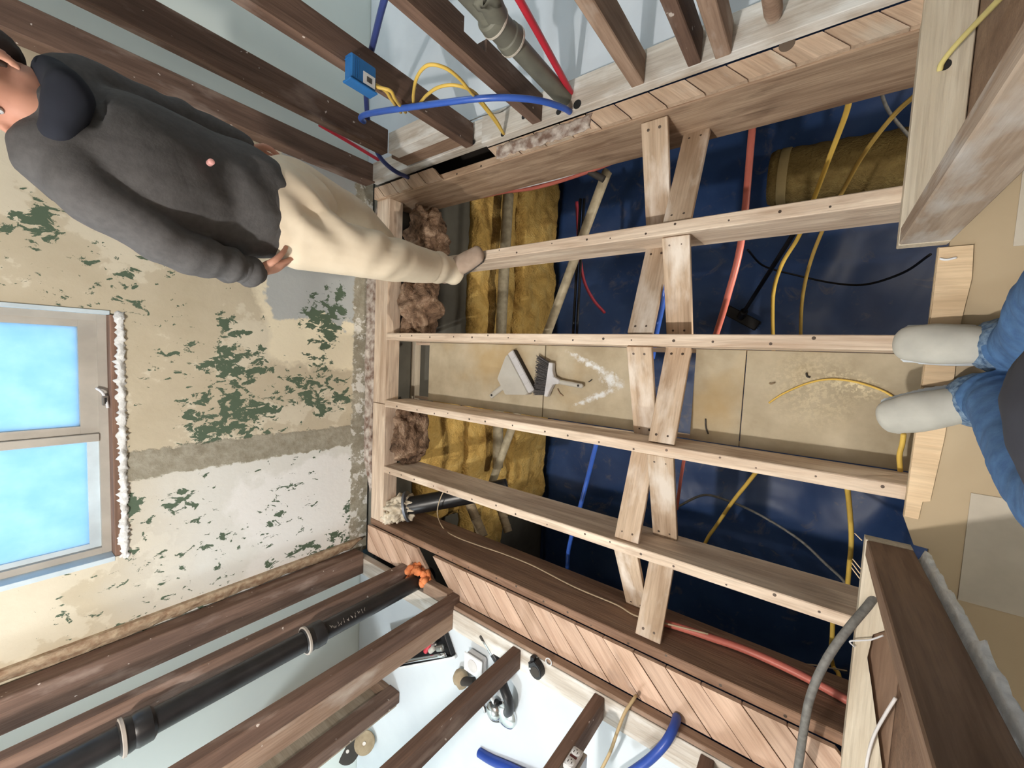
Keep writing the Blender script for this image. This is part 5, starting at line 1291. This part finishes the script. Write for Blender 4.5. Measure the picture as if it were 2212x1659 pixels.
    hood = organic('hood', [([neck + F * 0.045 + Lf * 0.08 - U * 0.012, neck + F * 0.085 - U * 0.030, neck + F * 0.050 - Lf * 0.085 - U * 0.012], [(0.040, 0.034), (0.052, 0.040), (0.040, 0.034)], U), (hp, [(0.030, 0.028)] + [(0.040, 0.036)] * 11 + [(0.030, 0.028)], U), ([neck - F * 0.085 - U * 0.02, neck - F * 0.105 - U * 0.085, neck - F * 0.110 - U * 0.13], [(0.075, 0.034), (0.066, 0.030), (0.032, 0.018)], F)], HOODIN, 0.009, root, 4, wrinkle=lambda c: fold(c, 9, 0.008, 4.0))
    keep(organic('hem_band', [([hem - U * 0.016, hem + U * 0.022], [(0.180, 0.134), (0.185, 0.138)], F)], HOODIE, 0.008, root, 3), root)
    dot = onx(474, 355, 1.30)
    keep(turned('snap', dot + Vector((0.06, -0.02, 0)), (-1, 0.1, 0.1), [(0.008, -0.02), (0.008, 0.003), (0.005, 0.005)], plain('pink_enamel', (0.80, 0.42, 0.40), 0.4), 14), root)
    # trousers
    def tw(c):
        d = fold(c, 4.5, 0.012, 7.0, (1, 1, 1.2))
        if c.z < 0.20: d += 0.004 * math.sin(c.z * 60 + c.x * 12)
        for q, rr, am, fr, ax in ((Vector((1.46, -0.47, 0.74)), 0.18, 0.019, 60, Vector((0, 0.75, 0.65))), (Vector((1.34, -0.39, 0.52)), 0.13, 0.016, 55, Vector((0, -0.6, 0.8)))):
            k = (c - q).length
            if k < rr: d += am * math.sin(c.dot(ax) * fr) * (1 - k / rr)
        return d
    kl = kneeL + F * 0.006; kr = kneeR + F * 0.006
    trous = organic('trousers', [([pelv + U * 0.08, pelv - U * 0.01, pelv - U * 0.085], [(0.160, 0.115), (0.178, 0.130), (0.170, 0.125)], F),
        ([hipL, hipL.lerp(kl, 0.45), kl, kl.lerp(ankL, 0.5), ankL + U * 0.02, ankL - U * 0.045 - F * 0.0], [0.108, 0.102, 0.086, 0.078, 0.066, 0.060], F),
        ([hipR, hipR.lerp(kr, 0.45), kr, kr.lerp(ankR, 0.5), ankR + U * 0.02, ankR - U * 0.045], [0.104, 0.094, 0.080, 0.072, 0.064, 0.060], F)], KHAKI, 0.008, root, 4, wrinkle=tw)
    for nm, heel, fd in (('boot', Vector((1.548, -0.385, 0)), F), ('boot', Vector((1.892, -0.495, 0)), Vector((-0.93, 0.30, 0)).normalized())):
        toe = heel + fd * 0.232
        sd_ = Vector((-fd.y, fd.x, 0))
        bt = organic(nm, [([heel + U * 0.045, heel + fd * 0.07 + U * 0.055, heel + fd * 0.15 + U * 0.045, toe + U * 0.036], [(0.036, 0.042), (0.041, 0.048), (0.050, 0.034), (0.044, 0.027)], U),
            ([heel + fd * 0.045 + U * 0.05, heel + fd * 0.055 + U * 0.14], [(0.040, 0.046), (0.042, 0.048)], fd)], BOOT, 0.006, root, 3, wrinkle=lambda c: fold(c, 22, 0.002, 3.0))
        so = organic('sole', [([heel + U * 0.012 - fd * 0.002, heel + fd * 0.11 + U * 0.012, toe + U * 0.012], [(0.038, 0.013), (0.043, 0.012), (0.038, 0.012)], U)], RUBBER, 0.005, root, 1)
        keep(so, bt)
worker()

def photographer():
    U = Vector((0, 0, 1)); F = Vector((1, 0, 0)); Lf = Vector((0, 1, 0))
    root = empty('person', (-0.30, 0.03, 0), 'photographer in grey shoes, blue jeans and a dark jacket, standing at the cut floor edge', 'person')
    zf = 0.0225
    specs = [(onz(1904, 742, zf), onz(2240, 752, zf)), (onz(1873, 908, zf + 0.0), onz(2190, 846, zf))]
    ank = []
    for k, (toe, heel) in enumerate(specs):
        d = (toe - heel); d.z = 0; d.normalize(); heel = toe - d * 0.278
        an = heel + d * 0.055 + U * 0.10; ank.append((an, d, toe, heel))
    pelv = Vector((-0.365, 0.03, 0.84)); chest = Vector((-0.36, 0.03, 1.24)); neck = Vector((-0.36, 0.03, 1.43))
    kn = [Vector((-0.325, -0.150, 0.50)), Vector((-0.335, 0.185, 0.50))]
    hips = [pelv + Vector((0.03, -0.10, -0.03)), pelv + Vector((0.03, 0.10, -0.03))]
    head = Vector((-0.32, 0.03, 1.585)); HF = Vector((0.88, 0, -0.47)).normalized(); HU = Vector((0.47, 0, 0.88)).normalized()
    ht, hl = head_parts(head, HF, HU)
    sh = [chest + Vector((0, -0.19, 0.12)), chest + Vector((0, 0.19, 0.12))]
    el = [Vector((-0.31, -0.27, 1.12)), Vector((-0.31, 0.33, 1.12))]; wr = [Vector((-0.13, -0.10, 1.37)), Vector((-0.13, 0.16, 1.37))]
    tubes = ht + [([neck - U * 0.06, neck + U * 0.03, head - HU * 0.05], [(0.062, 0.062), (0.055, 0.056), (0.056, 0.06)], F),
        ([pelv, (pelv + chest) / 2, chest, neck - U * 0.02], [(0.14, 0.10), (0.13, 0.09), (0.15, 0.10), (0.06, 0.055)], F)]
    for k in (0, 1):
        an, d, toe, heel = ank[k]
        tubes += [([chest + U * 0.10, sh[k]], [0.06, 0.052], F), ([sh[k], el[k], wr[k]], [0.046, 0.036, 0.026], F),
                  ([hips[k], kn[k], an], [0.078, 0.054, 0.036], F), ([an, an - U * 0.05 + d * 0.01, an + d * 0.13 - U * 0.065], [0.034, 0.036, 0.026], U)]
        sg = 1 if k == 0 else -1
        tubes += hand_tubes(wr[k] + Vector((0.012, 0.004 * sg, 0.012)), Vector((0.35, 0.35 * sg, 0.75)), Vector((-0.3, sg, 0)), Vector((-0.8, 0, 0.4)), 0.55)
    organic('body', tubes, SKIN, 0.008, root, 3)
    eyes_mouth(root, head, HF, HU, hl)
    hb = head + HU * 0.036 - HF * 0.022
    organic('hair', [([hb - HF * 0.045 - HU * 0.035, hb + HU * 0.012, hb + HF * 0.055 + HU * 0.018], [(0.070, 0.060), (0.081, 0.078), (0.068, 0.055)], HU)], HAIR, 0.008, root, 2, wrinkle=lambda c: fold(c, 38, 0.004, 2.0))
    jk = [([pelv - U * 0.15 + F * 0.015, pelv - U * 0.02 + F * 0.01, pelv + U * 0.10, (pelv + chest) / 2, chest, chest + U * 0.11, neck - U * 0.03], [(0.190, 0.150), (0.195, 0.155), (0.195, 0.156), (0.18, 0.138), (0.185, 0.135), (0.16, 0.115), (0.085, 0.08)], F)]
    for k in (0, 1): jk.append(([chest + U * 0.10, sh[k], sh[k].lerp(el[k], 0.5), el[k], el[k].lerp(wr[k], 0.55), wr[k]], [0.085, 0.072, 0.064, 0.058, 0.052, 0.044], F))
    organic('jacket', jk, DARKTEE, 0.010, root, 4, wrinkle=lambda c: fold(c, 8, 0.008, 2.0))
    jt = [([pelv + U * 0.10, pelv, pelv - U * 0.08], [(0.170, 0.130), (0.178, 0.138), (0.165, 0.125)], F)]
    for k in (0, 1):
        an, d, toe, heel = ank[k]
        jt.append(([hips[k], hips[k].lerp(kn[k], 0.5), kn[k], kn[k].lerp(an, 0.5), an + U * 0.03, an - U * 0.040 + d * 0.012], [0.102, 0.088, 0.072, 0.064, 0.056, 0.056], F))
    organic('jeans', jt, JEANS, 0.009, root, 4, wrinkle=lambda c: fold(c, 9, 0.008, 5.0, (1, 1, 1.6)) + (0.004 * math.sin(c.z * 160) if c.z < 0.17 else 0))
    for k in (0, 1):
        an, d, toe, heel = ank[k]
        organic('jeans_hem', [([an - U * 0.028 + d * 0.012, an - U * 0.052 + d * 0.014], [(0.0635, 0.0635), (0.0655, 0.0655)], F)], JEANHEM, 0.006, root, 1, wrinkle=lambda c: fold(c, 40, 0.004, 5.0))
        sh_ = organic('shoe', [([heel + d * 0.03 + U * 0.05, heel + d * 0.10 + U * 0.058, heel + d * 0.18 + U * 0.044, toe - d * 0.045 + U * 0.036], [(0.036, 0.040), (0.043, 0.048), (0.051, 0.036), (0.045, 0.028)], U),
            ([heel + d * 0.045 + U * 0.05, heel + d * 0.05 + U * 0.10], [(0.038, 0.042), (0.036, 0.040)], d)], SHOEG, 0.006, root, 4)
        keep(organic('sole', [([heel + d * 0.035 + U * 0.012, heel + d * 0.14 + U * 0.012, toe - d * 0.046 + U * 0.012], [(0.040, 0.012), (0.054, 0.012), (0.050, 0.012)], U)], SHOEW, 0.005, root, 1), sh_)
photographer()

# small debris
def chip(p, q, z, m, label, nm='wood_sliver', cat='sliver'):
    a, b = onz(*p, z), onz(*q, z)
    tag(tube(nm, [a, a.lerp(b, 0.5) + Vector((0.003, 0.004, 0.002)), b], 0.0028, m, 6, 8), label, cat)
chip((1524, 905), (1530, 938), ZP + 0.004, RUBBER, 'dark curled sliver on the narrow tan board near the crossed boards')
chip((1742, 806), (1750, 816), ZP + 0.004, RUBBER, 'tiny dark stick above the thin yellow wire on the speckled board')
chip((1662, 828), (1674, 827), ZP + 0.004, WRAP, 'small brown fleck near the seam of the speckled board')
chip((1204, 840), (1216, 856), ZP + 0.004, LATH, 'thin brown splinter under the brush handle')
chip((1272, 825), (1279, 820), ZP + 0.004, RUBBER, 'tiny dark bit between the brush handle and the white dust streaks')
chip((2030, 559), (2066, 557), 0.0225, WHITEC, 'white torn paper strip on the plank below the grey door post', 'paper_strip', 'paper')
